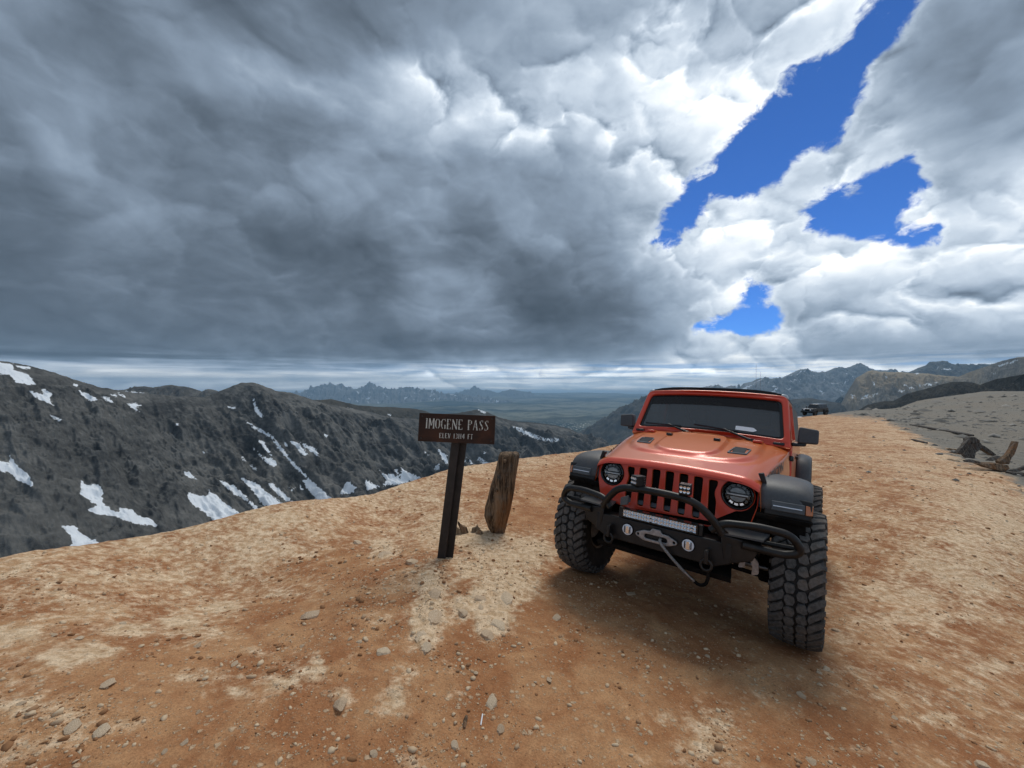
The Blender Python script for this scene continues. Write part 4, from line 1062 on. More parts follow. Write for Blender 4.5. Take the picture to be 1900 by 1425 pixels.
# ---- headlights
def headlight(s):
    cx, cz, y0 = s * .489, 1.045, -.440
    h = link(bpy.data.objects.new('headlight', None), car)
    MB().lathe([(y0 - .004, .106), (y0 - .010, .100), (y0 - .002, .090), (y0 + .035, .086), (y0 + .06, .08)], 'Y', (cx, 0, cz), 48).obj('bezel', M_gloss, h, smooth=50)
    MB().lathe([(y0 + .035, .088), (y0 + .055, .05), (y0 + .06, 0.0001)], 'Y', (cx, 0, cz), 40).obj('bowl', M_gloss, h, smooth=60)
    b = MB(); b.box(cx - .07, cx + .07, y0 + .012, y0 + .04, cz - .006, cz + .006); b.obj('divider', M_silver, h, bevel=.002)
    # projector halves
    for q in (-1, 1):
        prof = [(cx + .055 * math.cos(a), cz + q * (.012 + .042 * math.sin(a))) for a in np.linspace(0, math.pi, 9)]
        MB().prism(prof, y0 + .018, y0 + .05, 'Y').obj('projector', M_smoke, h, bevel=.004)
    # broken bright ring of daytime segments
    for k in range(12):
        a0 = R(15 + k * 30); a1 = a0 + R(20); low = math.sin((a0 + a1) / 2) < -.6
        pts = [(cx + .078 * math.cos(a), cz + .078 * math.sin(a)) for a in (a0, (a0 + a1) / 2, a1)] + [(cx + .062 * math.cos(a), cz + .062 * math.sin(a)) for a in (a1, (a0 + a1) / 2, a0)]
        MB().prism(pts, y0 + .016, y0 + .035, 'Y').obj('light_segment', M_chrome if low else M_gloss, h)
    # domed clear lens
    m = bpy.data.materials.get('clear_lens')
    if m is None:
        m, N, p, o = new_mat('clear_lens')
        g = N.node('ShaderNodeBsdfGlossy'); g.inputs['Roughness'].default_value = 0.03
        t = N.node('ShaderNodeBsdfTransparent'); fr = N.node('ShaderNodeFresnel'); fr.inputs['IOR'].default_value = 1.5
        mx = N.node('ShaderNodeMixShader'); N.put(mx.inputs[0], fr.outputs[0]); N.put(mx.inputs[1], t.outputs[0]); N.put(mx.inputs[2], g.outputs[0]); m.node_tree.links.new(mx.outputs[0], o.inputs[0])
    MB().lathe([(y0 + .004, .087), (y0 - .006, .07), (y0 - .013, .045), (y0 - .017, .02), (y0 - .018, .0001)], 'Y', (cx, 0, cz), 40).obj('lens', m, h, smooth=180)
both(headlight)

# ---- front fender flares
def fender(s):
    # sections along the arch; each section is a closed ring in (x offset, outward)
    path = [(-.405,.955),(-.415,1.02),(-.400,1.085),(-.350,1.148),(-.24,1.185),(-.05,1.197),(.15,1.197),(.30,1.170),(.42,1.09),(.52,.97),(.60,.84),(.66,.72),(.68,.66)]
    P = [Vector((0, a, b)) for a, b in path]; V = []
    for i, p in enumerate(P):
        d = (P[min(i + 1, len(P) - 1)] - P[max(i - 1, 0)]).normalized(); nrm = Vector((0, -d.z, d.y))   # outward (up/front)
        xin = .60 if i < 8 else .66
        xo = .938 if 2 <= i <= 8 else .930
        ring = [(xin, .012), (.74, .012), (.86, .002), (xo - .03, -.014), (xo - .004, -.034), (xo, -.062), (xo - .012, -.092), (xo - .04, -.090), (.80, -.055), (xin, -.050)]
        V.append([Vector((s * x, p.y, p.z)) + nrm * h_ for x, h_ in ring])
    n = len(V[0]); v = [q for r_ in V for q in r_]
    f = [(i * n + j, i * n + (j + 1) % n, (i + 1) * n + (j + 1) % n, (i + 1) * n + j) for i in range(len(V) - 1) for j in range(n)]
    f += [tuple(range(n)), tuple(range((len(V) - 1) * n, len(V) * n))]
    o = mesh_obj('fender', v, f, M_plastic, car, smooth=45)
    o.modifiers.new('sub', 'SUBSURF').levels = 1; o.modifiers['sub'].render_levels = 2
    # front face of the flare with its lamp
    face = MB()
    face.hexa([(s * .655, -.425, .945), (s * .930, -.405, .945), (s * .935, -.395, 1.08), (s * .655, -.400, 1.10)],
              [(s * .655, -.36, .945), (s * .930, -.30, .945), (s * .935, -.30, 1.06), (s * .655, -.34, 1.06)])
    face.obj('fender_front', M_black, car, bevel=.012, seg=3)
    lp = link(bpy.data.objects.new('running_light', None), car)
    MB().hexa([(s * .70, -.436, .985), (s * .893, -.424, .985), (s * .893, -.416, 1.050), (s * .70, -.428, 1.050)], [(s * .70, -.40, .985), (s * .893, -.39, .985), (s * .893, -.38, 1.05), (s * .70, -.39, 1.05)]).obj('housing', M_greyplast, lp, bevel=.006)
    MB().hexa([(s * .712, -.440, 1.015), (s * .878, -.430, 1.015), (s * .878, -.429, 1.021), (s * .712, -.439, 1.021)], [(s * .712, -.425, 1.015), (s * .878, -.415, 1.015), (s * .878, -.415, 1.021), (s * .712, -.425, 1.021)]).obj('light_strip', M_lens, lp)
    MB().hexa([(s * .897, -.424, .985), (s * .936, -.395, .985), (s * .938, -.385, 1.045), (s * .897, -.414, 1.05)], [(s * .897, -.38, .985), (s * .936, -.30, .985), (s * .938, -.30, 1.045), (s * .897, -.37, 1.05)]).obj('side_marker', M_amber, lp, bevel=.004)
    # lower lip
    MB().hexa([(s * .60, -.40, .90), (s * .925, -.40, .905), (s * .935, -.415, .948), (s * .60, -.43, .948)], [(s * .60, -.30, .90), (s * .925, -.30, .92), (s * .935, -.30, .948), (s * .60, -.30, .948)]).obj('fender_lip', M_dark, car, bevel=.01)
    # inner wheel arch liner
    lin_ = MB(); Q = [(a, b - .07) for a, b in path[3:]] ; Q = [(-.34,.80),(-.36,.95)] + [(a * .92, b) for a, b in Q]
    for i in range(len(Q) - 1):
        (a, b), (c, d) = Q[i], Q[i + 1]
        lin_.add([(s * .50, a, b), (s * .90, a, b), (s * .90, c, d), (s * .50, c, d)], [(0, 1, 2, 3)])
    lin_.add([(s * .50, -.40, .55), (s * .50, .75, .55), (s * .50, .75, 1.12), (s * .50, -.40, 1.12)], [(0, 1, 2, 3)])
    lin_.obj('wheel_arch_liner', M_dark, car)
both(fender)
# inner front structure between grille and flares
def apron(s):
    MB().hexa([(s * .60, -.40, .72), (s * .70, -.38, .72), (s * .665, -.36, 1.12), (s * .62, -.38, 1.12)], [(s * .55, .0, .72), (s * .66, .0, .72), (s * .66, .0, 1.14), (s * .60, .0, 1.14)]).obj('inner_fender', M_dark, car)
both(apron)

# ---- cowl, windshield, wipers
WSB = (.748, .707, 1.470); WST = (.694, 1.006, 1.937)
wd = Vector((0, WST[1] - WSB[1], WST[2] - WSB[2])); wh = wd.length; wd.normalize()
MW = Matrix(((1, 0, 0, 0), (0, wd.y, -wd.z, WSB[1]), (0, wd.z, wd.y, WSB[2]), (0, 0, 0, 1)))     # (x, up the screen, outward)
def ws_fn(c): return Vector((c.x, c.y, c.z - .05 * (c.x / .7) ** 2 + .025))
def trap(wb, wt, h0, h1): return [(-wb, h0), (wb, h0), (wt, h1), (-wt, h1)]
outer = round_poly(trap(.757, .700, -.055, wh), [.01, .01, .075, .075], 6)
def resample(poly, step=.04):
    out = []
    for i in range(len(poly)):
        a = Vector(poly[i]); b = Vector(poly[(i + 1) % len(poly)]); n = max(1, int((b - a).length / step))
        for k in range(n): q = a + (b - a) * k / n; out.append((q.x, q.y))
    return out
inner = round_poly(trap(.697, .650, .030, wh - .060), [.05, .05, .06, .06], 6)
plate('windshield_frame', [resample(outer), resample(inner)[::-1]], .060, MW, M_paint, car, bevel=.012, fn=ws_fn)
inner2 = round_poly(trap(.668, .628, .058, wh - .080), [.03, .03, .04, .04], 6)
plate('windshield_border', [resample(round_poly(trap(.705, .657, .022, wh - .052), [.05, .05, .06, .06], 6)), resample(inner2)[::-1]], .006, MW @ Matrix.Translation((0, 0, .004)), M_gloss, car, bevel=0, fn=ws_fn)
def sheet(name, wb, wt, h0, h1, off, mat, nx=14, ny=6):
    v = []; 
    for j in range(ny + 1):
        for i in range(nx + 1):
            t = j / ny; w = wb + (wt - wb) * t; c = ws_fn(Vector((-w + 2 * w * i / nx, h0 + (h1 - h0) * t, off))); v.append(MW @ c)
    f = [(j * (nx + 1) + i, j * (nx + 1) + i + 1, (j + 1) * (nx + 1) + i + 1, (j + 1) * (nx + 1) + i) for j in range(ny) for i in range(nx)]
    return mesh_obj(name, v, f, mat, car, smooth=180)
sheet('windshield_glass', .70, .652, .028, wh - .055, -.002, M_glass)
sheet('sun_band', .665, .630, wh - .185, wh - .060, .003, M_band)
# cowl between hood and screen
cow = MB()
for i in range(24):
    x0 = -.745 + 1.49 * i / 24; x1 = x0 + 1.49 / 24
    def cz(x, y): return 1.197 + .262 * (y + .43) - .03 * (y + .43) ** 2 - .030 * (abs(x) / .745) ** 2 - .001
    cow.add([(x0, .655, cz(x0, .655)), (x1, .655, cz(x1, .655)), (x1, .80, cz(x1, .655) + .045), (x0, .80, cz(x0, .655) + .045)], [(0, 1, 2, 3)])
cow.obj('cowl', M_paint, car)
cg = MB()
for i in range(20):
    x0 = -.36 + .72 * i / 20; x1 = x0 + .72 / 20
    cg.add([(x0, .60, hz_(x0, .60) + .004), (x1, .60, hz_(x1, .60) + .004), (x1, .66, cz(x1, .66) + .010), (x0, .66, cz(x0, .66) + .010)], [(0, 1, 2, 3)])
cg.obj('cowl_grille', M_greyplast, car)
def hinges(s):
    MB().box(s * .50 - .04, s * .50 + .04, .55, .68, hz_(.5, .6) - .005, hz_(.5, .6) + .022).obj('hood_hinge', M_paint, car, bevel=.01)
    p = MW @ ws_fn(Vector((s * .66, -.028, .03)))
    MB().box(p.x - .045, p.x + .045, p.y - .02, p.y + .03, p.z - .012, p.z + .012).obj('windshield_hinge', M_gloss, car, bevel=.006)
both(hinges)
def wiper(base, elbow, tip0, tip1):
    w = link(bpy.data.objects.new('wiper', None), car)
    MB().tube([base, elbow], [.014, .008], 8).obj('wiper_arm', M_gloss, w, smooth=50)
    MB().tube([tip0, [(a + b) / 2 for a, b in zip(tip0, tip1)], tip1], .009, 6).obj('wiper_blade', M_gloss, w, smooth=50)
    MB().lathe([(-.01, .0001), (-.01, .022), (.02, .02), (.025, .0001)], 'Z', base, 16).obj('wiper_pivot', M_gloss, w, smooth=40)
def WSP(x, h, o=.035): return tuple(MW @ ws_fn(Vector((x, h, o))))
wiper((-.10, .645, 1.462), WSP(-.36, .060), WSP(-.615, .070), WSP(-.225, .045))
wiper((.455, .625, 1.452), WSP(.185, .055), WSP(-.095, .078), WSP(.315, .040))
# white tag lying behind the glass
tg = round_poly([(.285, .130), (.440, .128), (.472, .100), (.440, .080), (.285, .082)], .008)
plate('window_tag', [tg], .002, MW @ Matrix.Translation((0, 0, .004)), M_white, car, bevel=0, fn=ws_fn)

# ---- body sides, doors, tub, roof
def side(s):
    # side panel between hood and door
    MB().prism([(.02, 1.04), (.70, 1.20), (.80, 1.42), (.80, .62), (.62, .62), (.56, .84), (.40, 1.06)], s * .700, s * .742, 'X').obj('side_panel', M_paint, car, bevel=.008)
    # door
    d = link(bpy.data.objects.new('door', None), car)
    MB().prism(round_poly([(.81, .70), (1.72, .70), (1.80, .95), (1.80, 1.50), (.81, 1.455)], .03), s * .700, s * .760, 'X').obj('door_skin', M_paint, d, bevel=.012)
    # window frame and glass lean in
    def wp(y, z, o=0): return (s * (.752 - (z - 1.47) * .115 + o), y, z)
    fr = [(.80, 1.47), (1.075, 1.90), (1.76, 1.91), (1.80, 1.50)]
    pts = [(.83, 1.485), (1.095, 1.875), (1.73, 1.88), (1.765, 1.515)]
    m = MB()
    for i in range(4):
        a, b = fr[i], fr[(i + 1) % 4]; c, e = pts[(i + 1) % 4], pts[i]
        m.hexa([wp(*a), wp(*b), wp(*c), wp(*e)], [wp(*a, -.03), wp(*b, -.03), wp(*c, -.03), wp(*e, -.03)])
    m.obj('window_frame', M_paint, d)
    mesh_obj('side_window', [wp(*q, -.015) for q in pts], [(0, 1, 2, 3)], M_glass, d)
    MB().box(min(s*.758, s*.785), max(s*.758, s*.785), 1.60, 1.74, 1.30, 1.33).obj('door_handle', M_black, d, bevel=.006)
    for z in (.95, 1.30):
        MB().box(min(s*.742, s*.775), max(s*.742, s*.775), .755, .845, z, z + .05).obj('door_hinge', M_gloss if z > 1 else M_paint, d, bevel=.008)
    # rear quarter
    MB().prism([(1.82, .70), (2.02, .70), (2.16, 1.06), (2.98, 1.10), (3.24, .78), (3.42, .78), (3.42, 1.50), (1.82, 1.50)], s * .700, s * .750, 'X').obj('rear_quarter', M_paint, car, bevel=.010)
    # rear flare
    path = [(1.90,.70),(1.95,.92),(2.03,1.14),(2.12,1.28),(2.30,1.34),(2.62,1.35),(2.95,1.33),(3.10,1.24),(3.20,1.05),(3.26,.86)]
    P = [Vector((0, a, b)) for a, b in path]; V = []
    for i, p in enumerate(P):
        dd = (P[min(i + 1, len(P) - 1)] - P[max(i - 1, 0)]).normalized(); nrm = Vector((0, -dd.z, dd.y))
        ring = [(.745, .012), (.84, .006), (.90, -.02), (.905, -.07), (.87, -.09), (.745, -.06)]
        V.append([Vector((s * x, p.y, p.z)) + nrm * h_ for x, h_ in ring])
    n = len(V[0]); v = [q for r_ in V for q in r_]
    f = [(i * n + j, i * n + (j + 1) % n, (i + 1) * n + (j + 1) % n, (i + 1) * n + j) for i in range(len(V) - 1) for j in range(n)] + [tuple(range(n)), tuple(range((len(V) - 1) * n, len(V) * n))]
    o = mesh_obj('rear_fender', v, f, M_plastic, car, smooth=45); o.modifiers.new('sub', 'SUBSURF').levels = 1
    # hardtop side
    MB().hexa([(s * .745, 1.82, 1.50), (s * .745, 3.42, 1.50), (s * .700, 3.36, 1.93), (s * .700, 1.79, 1.93)], [(s * .70, 1.82, 1.50), (s * .70, 3.42, 1.50), (s * .66, 3.36, 1.93), (s * .66, 1.79, 1.93)]).obj('hardtop_side', M_plastic, car, bevel=.01)
    # silver bracket where roof meets the windscreen frame
    MB().hexa([(s * .640, 1.00, 1.925), (s * .712, 1.01, 1.90), (s * .705, 1.10, 1.905), (s * .640, 1.10, 1.945)], [(s * .640, 1.00, 1.955), (s * .690, 1.01, 1.950), (s * .690, 1.12, 1.958), (s * .640, 1.12, 1.972)]).obj('roof_corner', M_silver, car, bevel=.012, seg=3)
    MB().hexa([(s * .745, .80, 1.44), (s * .760, .80, 1.44), (s * .705, 1.05, 1.90), (s * .690, 1.05, 1.90)], [(s * .70, .84, 1.44), (s * .755, .84, 1.44), (s * .703, 1.085, 1.90), (s * .66, 1.085, 1.90)]).obj('windshield_pillar', M_paint, car, bevel=.006)
    # rock slider
    MB().tube(fillet([(s * .70, .72, .60), (s * .83, .80, .58), (s * .83, 1.90, .58), (s * .70, 1.98, .60)], .06), .032, 12).obj('rock_slider', M_black, car, smooth=50)
    # mirror
    mr = link(bpy.data.objects.new('mirror', None), car)
    sh = MB().prism(round_poly([(s * .795, 1.475), (s * .955, 1.478), (s * .958, 1.612), (s * .805, 1.632)], .022), .80, .91, 'Y')
    sh.obj('mirror_shell', M_plastic, mr, bevel=.022, seg=4, smooth=None)
    MB().prism(round_poly([(s * .81, 1.488), (s * .945, 1.49), (s * .946, 1.602), (s * .815, 1.618)], .02), .905, .914, 'Y').obj('mirror_glass', M_chrome, mr)
    MB().hexa([(s * .75, .80, 1.44), (s * .75, .90, 1.44), (s * .86, .88, 1.45), (s * .86, .82, 1.45)], [(s * .75, .80, 1.475), (s * .75, .90, 1.475), (s * .87, .88, 1.485), (s * .87, .82, 1.485)]).obj('mirror_arm', M_gloss, mr, bevel=.01)
both(side)
# roof
rf = MB(); nx = 12
for j, (y, z, w) in enumerate([(1.00, 1.955, .655), (1.04, 2.002, .66), (1.5, 2.012, .675), (2.4, 2.01, .68), (3.30, 1.99, .675), (3.38, 1.94, .67)]):
    for i in range(nx + 1):
        u = -1 + 2 * i / nx; rf.v.append((u * w, y, z - .045 * abs(u) ** 4))
for j in range(5):
    for i in range(nx):
        a = j * (nx + 1) + i; rf.f.append((a, a + 1, a + nx + 2, a + nx + 1))
o = rf.obj('roof', M_roof, car, smooth=40); sm = o.modifiers.new('solid', 'SOLIDIFY'); sm.thickness = .035; sm.offset = -1
MB().hexa([(-.745, 3.36, .78), (.745, 3.36, .78), (.745, 3.36, 1.50), (-.745, 3.36, 1.50)], [(-.745, 3.42, .78), (.745, 3.42, .78), (.745, 3.42, 1.50), (-.745, 3.42, 1.50)]).obj('tailgate', M_paint, car, bevel=.01)
MB().hexa([(-.70, 3.36, 1.51), (.70, 3.36, 1.51), (.66, 3.30, 1.94), (-.66, 3.30, 1.94)], [(-.70, 3.39, 1.51), (.70, 3.39, 1.51), (.66, 3.33, 1.94), (-.66, 3.33, 1.94)]).obj('rear_window', M_glass, car)
MB().box(-.72, .72, 3.42, 3.60, .66, .82).obj('rear_bumper', M_black, car, bevel=.02)
sp = add_wheel(car, (0, 3.60, 1.12), name='spare_wheel'); sp.rotation_euler = (0, 0, R(90))
# floor, dash, seats, steering wheel, roll bars
MB().box(-.69, .69, .70, 3.36, .68, .74).obj('floor_pan', M_dark, car)
MB().hexa([(-.68, .78, 1.15), (.68, .78, 1.15), (.68, .80, 1.50), (-.68, .80, 1.50)], [(-.68, 1.10, 1.15), (.68, 1.10, 1.15), (.68, 1.08, 1.47), (-.68, 1.08, 1.47)]).obj('dashboard', M_seat, car, bevel=.03)
MB().box(-.62, .62, .30, .80, .75, 1.12).obj('bulkhead', M_dark, car)
for x in (-.36, .36):
    st_ = link(bpy.data.objects.new('seat', None), car)
    MB().box(x - .25, x + .25, 1.45, 1.95, .95, 1.10).obj('cushion', M_seat, st_, bevel=.05, seg=3)
    MB().hexa([(x - .24, 1.90, 1.08), (x + .24, 1.90, 1.08), (x + .19, 2.10, 1.62), (x - .19, 2.10, 1.62)], [(x - .24, 2.05, 1.08), (x + .24, 2.05, 1.08), (x + .19, 2.20, 1.62), (x - .19, 2.20, 1.62)]).obj('backrest', M_seat, st_, bevel=.04, seg=3)
    MB().box(x - .13, x + .13, 2.08, 2.18, 1.66, 1.82).obj('headrest', M_seat, st_, bevel=.04, seg=3)
sw = MB(); c0_ = Vector((.36, 1.26, 1.42)); a_ = Vector((1, 0, 0)); b_ = Vector((0, .45, .89))
sw.tube([c0_ + (a_ * math.cos(t) + b_ * math.sin(t)) * .18 for t in np.linspace(0, 2 * math.pi, 25)[:-1]], .015, 8, closed=True)
sw.obj('steering_wheel', M_seat, car, smooth=50)
rb = MB()
for s in (-1, 1):
    rb.tube(fillet([(s * .60, 1.15, 1.86), (s * .60, 2.15, 1.90), (s * .60, 3.2, 1.40)], .1), .03, 10)
rb.tube([(-.60, 2.15, 1.90), (.60, 2.15, 1.90)], .03, 10); rb.obj('roll_bar', M_seat, car, smooth=50)
MB().box(-.10, .10, 1.10, 1.14, 1.80, 1.86).obj('rear_view_mirror', M_gloss, car, bevel=.01)

# ---- frame, axle, suspension
ax_ = link(bpy.data.objects.new('front_axle', None), car)
MB().tube([(-.72, .02, WR), (.72, .02, WR)], .045, 14).obj('axle_tube', M_dark, ax_, smooth=50)
MB().lathe([(-.14, .03), (-.10, .10), (-.03, .145), (.05, .14), (.12, .08), (.14, .03)], 'X', (.22, .0, WR), 28).obj('differential', M_dark, ax_, smooth=60)
MB().tube([(-.70, -.16, WR + .02), (.68, -.16, WR + .02)], .018, 10).obj('tie_rod', M_alu, ax_, smooth=50)
MB().tube([(-.35, -.10, WR + .20), (.60, -.14, WR + .06)], .018, 10).obj('drag_link', M_dark, ax_, smooth=50)
ra = link(bpy.data.objects.new('rear_axle', None), car)
MB().tube([(-.72, WB, WR), (.72, WB, WR)], .045, 14).obj('axle_tube', M_dark, ra, smooth=50)
def susp(s):
    pts = [(s * .50 + .055 * math.cos(t), .03 + .055 * math.sin(t), WR + .08 + t * .0082) for t in np.linspace(0, 2 * math.pi * 7, 120)]
    MB().tube(pts, .0085, 6).obj('coil_spring', M_dark, car, smooth=50)
    MB().tube([(s * .58, -.08, WR), (s * .57, -.06, WR + .55)], [.032, .032], 12).obj('shock_absorber', M_alu if s > 0 else M_dark, car, smooth=50)
    MB().box(s * .42 - .04, s * .42 + .04, -.62, 3.45, .60, .72).obj('frame_rail', M_dark, car, bevel=.01)
    MB().box(s * .66 - .05, s * .66 + .05, -.08, .08, WR - .11, WR + .11).obj('steering_knuckle', M_dark, car, bevel=.02)
    MB().tube([(s * .46, -.02, WR - .06), (s * .40, .75, .56)], .03, 10).obj('control_arm', M_dark, car, smooth=50)
both(susp)
MB().box(-.30, .30, -.36, .9, .55, .80).obj('engine_bay_underside', M_dark, car, bevel=.05)
MB().hexa([(-.50, -.60, .46), (.50, -.60, .46), (.46, -.30, .50), (-.46, -.30, .50)], [(-.50, -.62, .50), (.50, -.62, .50), (.46, -.30, .54), (-.46, -.30, .54)]).obj('skid_plate', M_dark, car)

# ---- bumper
bp = link(bpy.data.objects.new('front_bumper', None), car)
body = MB()
body.prism(round_poly([(-.50, .735), (.50, .735), (.50, .60), (.40, .555), (-.40, .555), (-.50, .60)], .015), -.665, -.50, 'Y')
body.obj('bumper_plate', M_black, bp, bevel=.008)
def wing(s):
    MB().hexa([(s * .46, -.665, .590), (s * .62, -.60, .640), (s * .67, -.60, .755), (s * .43, -.68, .790)], [(s * .46, -.50, .59), (s * .62, -.45, .64), (s * .67, -.42, .79), (s * .43, -.48, .80)]).obj('bumper_wing', M_black, bp, bevel=.008)
    MB().add([(s * .38, -.69, .800), (s * .68, -.62, .800), (s * .70, -.44, .815), (s * .42, -.46, .815), (s * .38, -.69, .788), (s * .68, -.62, .788), (s * .70, -.44, .803), (s * .42, -.46, .803)], [(0,1,2,3),(7,6,5,4),(0,4,5,1),(1,5,6,2),(2,6,7,3),(3,7,4,0)]).obj('bumper_top_plate', M_plastic, bp)
    MB().tube(fillet([(s * .37, -.69, .800), (s * .445, -.68, .868), (s * .66, -.635, .884), (s * .835, -.595, .868), (s * .892, -.56, .765), (s * .80, -.57, .728), (s * .56, -.635, .742)], .065, 6), .0265, 14).obj('side_tube', M_black, bp, smooth=60)
    MB().tube([(s * .60, -.53, .765), (s * .86, -.52, .775)], .018, 10).obj('brace_tube', M_black, bp, smooth=60)
    # shackle mount and hook
    MB().box(s * .36 - .012, s * .36 + .012, -.74, -.60, .575, .67).obj('shackle_tab', M_black, bp, bevel=.006)
    MB().tube([(s * .36 + .035 * math.sin(t) * 1.0, -.715, .60 - .035 - .035 * math.cos(t) + .0) for t in np.linspace(0, 2 * math.pi, 17)[:-1]], .010, 8, closed=True).obj('shackle', M_black, bp, smooth=60)
both(wing)
hoop = [(-.44, -.67, .79), (-.395, -.71, .87), (-.285, -.77, .985), (-.12, -.775, 1.003), (.12, -.775, 1.003), (.285, -.77, .985), (.395, -.71, .87), (.44, -.67, .79)]
MB().tube(fillet(hoop, .09, 7), .0275, 16).obj('bull_bar', M_black, bp, smooth=60)
def gusset(s): MB().add([(s * .40, -.70, .80), (s * .48, -.66, .80), (s * .42, -.70, .86), (s * .40, -.68, .80), (s * .48, -.64, .80), (s * .42, -.68, .86)], [(0,1,2),(5,4,3),(0,3,4,1),(1,4,5,2),(2,5,3,0)]).obj('gusset', M_black, bp)
both(gusset)
MB().hexa([(-.275, -.745, .905), (-.215, -.745, .93), (-.215, -.745, .86), (-.275, -.745, .84)], [(-.275, -.72, .905), (-.215, -.715, .93), (-.215, -.715, .86), (-.275, -.72, .84)]).obj('bracket', M_greyplast, bp, bevel=.006)
# cube lamps on the bar
def cube(x, turn):
    c = link(bpy.data.objects.new('cube_light', None), car); c.location = (x, -.772, 1.062); c.rotation_euler = (R(4), 0, R(turn))
    MB().box(-.040, .040, -.030, .035, -.038, .038).obj('lamp_body', M_black, c, bevel=.005)
    fins = MB()
    for k in range(6): fins.box(-.036, .036, .036, .055, -.034 + k * .013, -.029 + k * .013)
    fins.obj('cooling_fins', M_black, c)
    MB().box(-.012, .012, -.012, .012, -.062, -.038).obj('lamp_foot', M_black, c)
    for i in range(3):
        for j in range(2): MB().lathe([(-.0305, .0001), (-.0335, .010), (-.031, .0115)], 'Y', ((i - 1) * .024, 0, (j - .5) * .030), 12).obj('light_cell', M_chrome, c)
cube(-.142, -38); cube(.208, 4)
# light bar
lb = link(bpy.data.objects.new('light_bar', None), car)
hb = MB(); hb.box(-.285, .285, -.652, -.60, .742, .812); hb.box(-.285, .285, -.670, -.652, .742, .750); hb.box(-.285, .285, -.670, -.652, .804, .812); hb.box(-.285, -.274, -.670, -.652, .750, .804); hb.box(.274, .285, -.670, -.652, .750, .804)
hb.obj('bar_housing', M_gloss, lb)
cells = MB()
for i in range(26):
    for j in range(2):
        x = -.262 + i * .02096; z = .764 + j * .026
        cells.add([(x - .0098, -.6685, z - .0125), (x + .0098, -.6685, z - .0125), (x + .0098, -.6685, z + .0125), (x - .0098, -.6685, z + .0125), (x, -.655, z + .002 * (-1) ** i)], [(0, 1, 4), (1, 2, 4), (2, 3, 4), (3, 0, 4)])
oc = cells.obj('reflector_cells', M_chrome, lb); oc['kind'] = 'stuff'
def end(s): MB().box(s * .300 - .015, s * .300 + .015, -.655, -.61, .735, .815).obj('bar_mount', M_black, lb, bevel=.004)
both(end)
# fog lamps
def fog(s):
    f_ = link(bpy.data.objects.new('fog_light', None), car); c = (s * .226, 0, .657)
    MB().lathe([(-.664, .049), (-.676, .045), (-.672, .040)], 'Y', c, 32).obj('trim_ring', M_gloss, f_, smooth=50)
    MB().lathe([(-.674, .041), (-.676, .030), (-.677, .0001)], 'Y', c, 32).obj('reflector', M_lens, f_, smooth=60)
    MB().box(c[0] - .014, c[0] + .014, -.682, -.662, .627, .687).obj('lens', M_chrome, f_, bevel=.004)
    for q in (-1, 1): MB().box(c[0] + q * .022 - .003, c[0] + q * .022 + .003, -.681, -.668, .632, .682).obj('lens_bar', M_gloss, f_)
both(fog)
# fairlead with winch rope and hook
out_ = round_poly([(-.155, .640), (-.155, .662), (-.09, .690), (-.045, .692), (-.03, .716), (.03, .716), (.045, .692), (.09, .690), (.155, .662), (.155, .640), (.09, .612), (-.09, .612)], [.02,.02,.01,.01,.008,.008,.01,.01,.02,.02,.02,.02])
slot = rrect(0, .650, .17, .034, .016)[::-1]
h1 = [(-.134 + .009 * math.cos(a), .651 + .009 * math.sin(a)) for a in np.linspace(0, -2 * math.pi, 13)[:-1]]
h2 = [(a * -1, b) for a, b in h1][::-1]
fl = plate('fairlead', [out_, slot, h1, h2], .022, Matrix.Translation((0, -.682, 0)) @ XZ, M_alu, bp, bevel=.004)
wn_ = link(bpy.data.objects.new('winch_line', None), car)
MB().tube(smoothpath([(.03, -.66, .652), (.045, -.72, .635), (.10, -.705, .57), (.165, -.67, .50), (.205, -.64, .455)], 5), .011, 8).obj('rope', M_rope, wn_, smooth=60)
MB().tube(smoothpath([(.205, -.64, .455), (.235, -.62, .425), (.265, -.60, .40)], 4), .013, 8).obj('thimble', M_alu, wn_, smooth=60)
MB().tube(smoothpath([(.265, -.60, .40), (.305, -.60, .385), (.345, -.61, .41), (.36, -.62, .47), (.345, -.62, .52)], 5), [.012] * 20 + [.007], 8).obj('hook', M_dark, wn_, smooth=60)
# small brackets seen under the right wing
MB().prism(round_poly([(.52, .54), (.56, .55), (.565, .62), (.535, .63)], .01), -.45, -.42, 'Y').obj('grey_bracket', M_alu, car)
MB().prism(round_poly([(.60, .50), (.645, .52), (.64, .60), (.61, .63), (.585, .61), (.605, .56)], .012), -.42, -.39, 'Y').obj('tow_hook', M_alu, car)
MB().tube([(.36, -.30, .50), (.72, -.26, .47)], .016, 8).obj('stabiliser_bar', M_dark, car)

# ---- lettering on the hood sides
def decal(s):
    cu = bpy.data.curves.new('t', 'FONT'); cu.body = 'RUBICON'; cu.size = .118; cu.align_x = 'CENTER'; cu.align_y = 'CENTER'; cu.space_character = 1.05; cu.extrude = .0008; cu.offset = .002
    ob = bpy.data.objects.new('t', cu); sc.collection.objects.link(ob)
    me = bpy.data.meshes.new_from_object(ob.evaluated_get(bpy.context.evaluated_depsgraph_get())); bpy.data.objects.remove(ob)
    yc, zc = .05, 1.222
    ang = math.atan(.205)
    for v in me.vertices:
        a = v.co.x; b = v.co.y * .95
        y = yc + s * a * math.cos(ang) - 0 * b; y = yc + a * math.cos(ang) * (1 if s > 0 else -1)
        z = zc + (y - yc) * .205 + b
        w = float(hood_w(y)); v.co = (s * (w + .014 + v.co.z), y, z - .012)
    me.name = 'hood_lettering'
    me.materials.clear()
    finish('hood_lettering', me, M_decal, car, recalc=False)
both(decal)
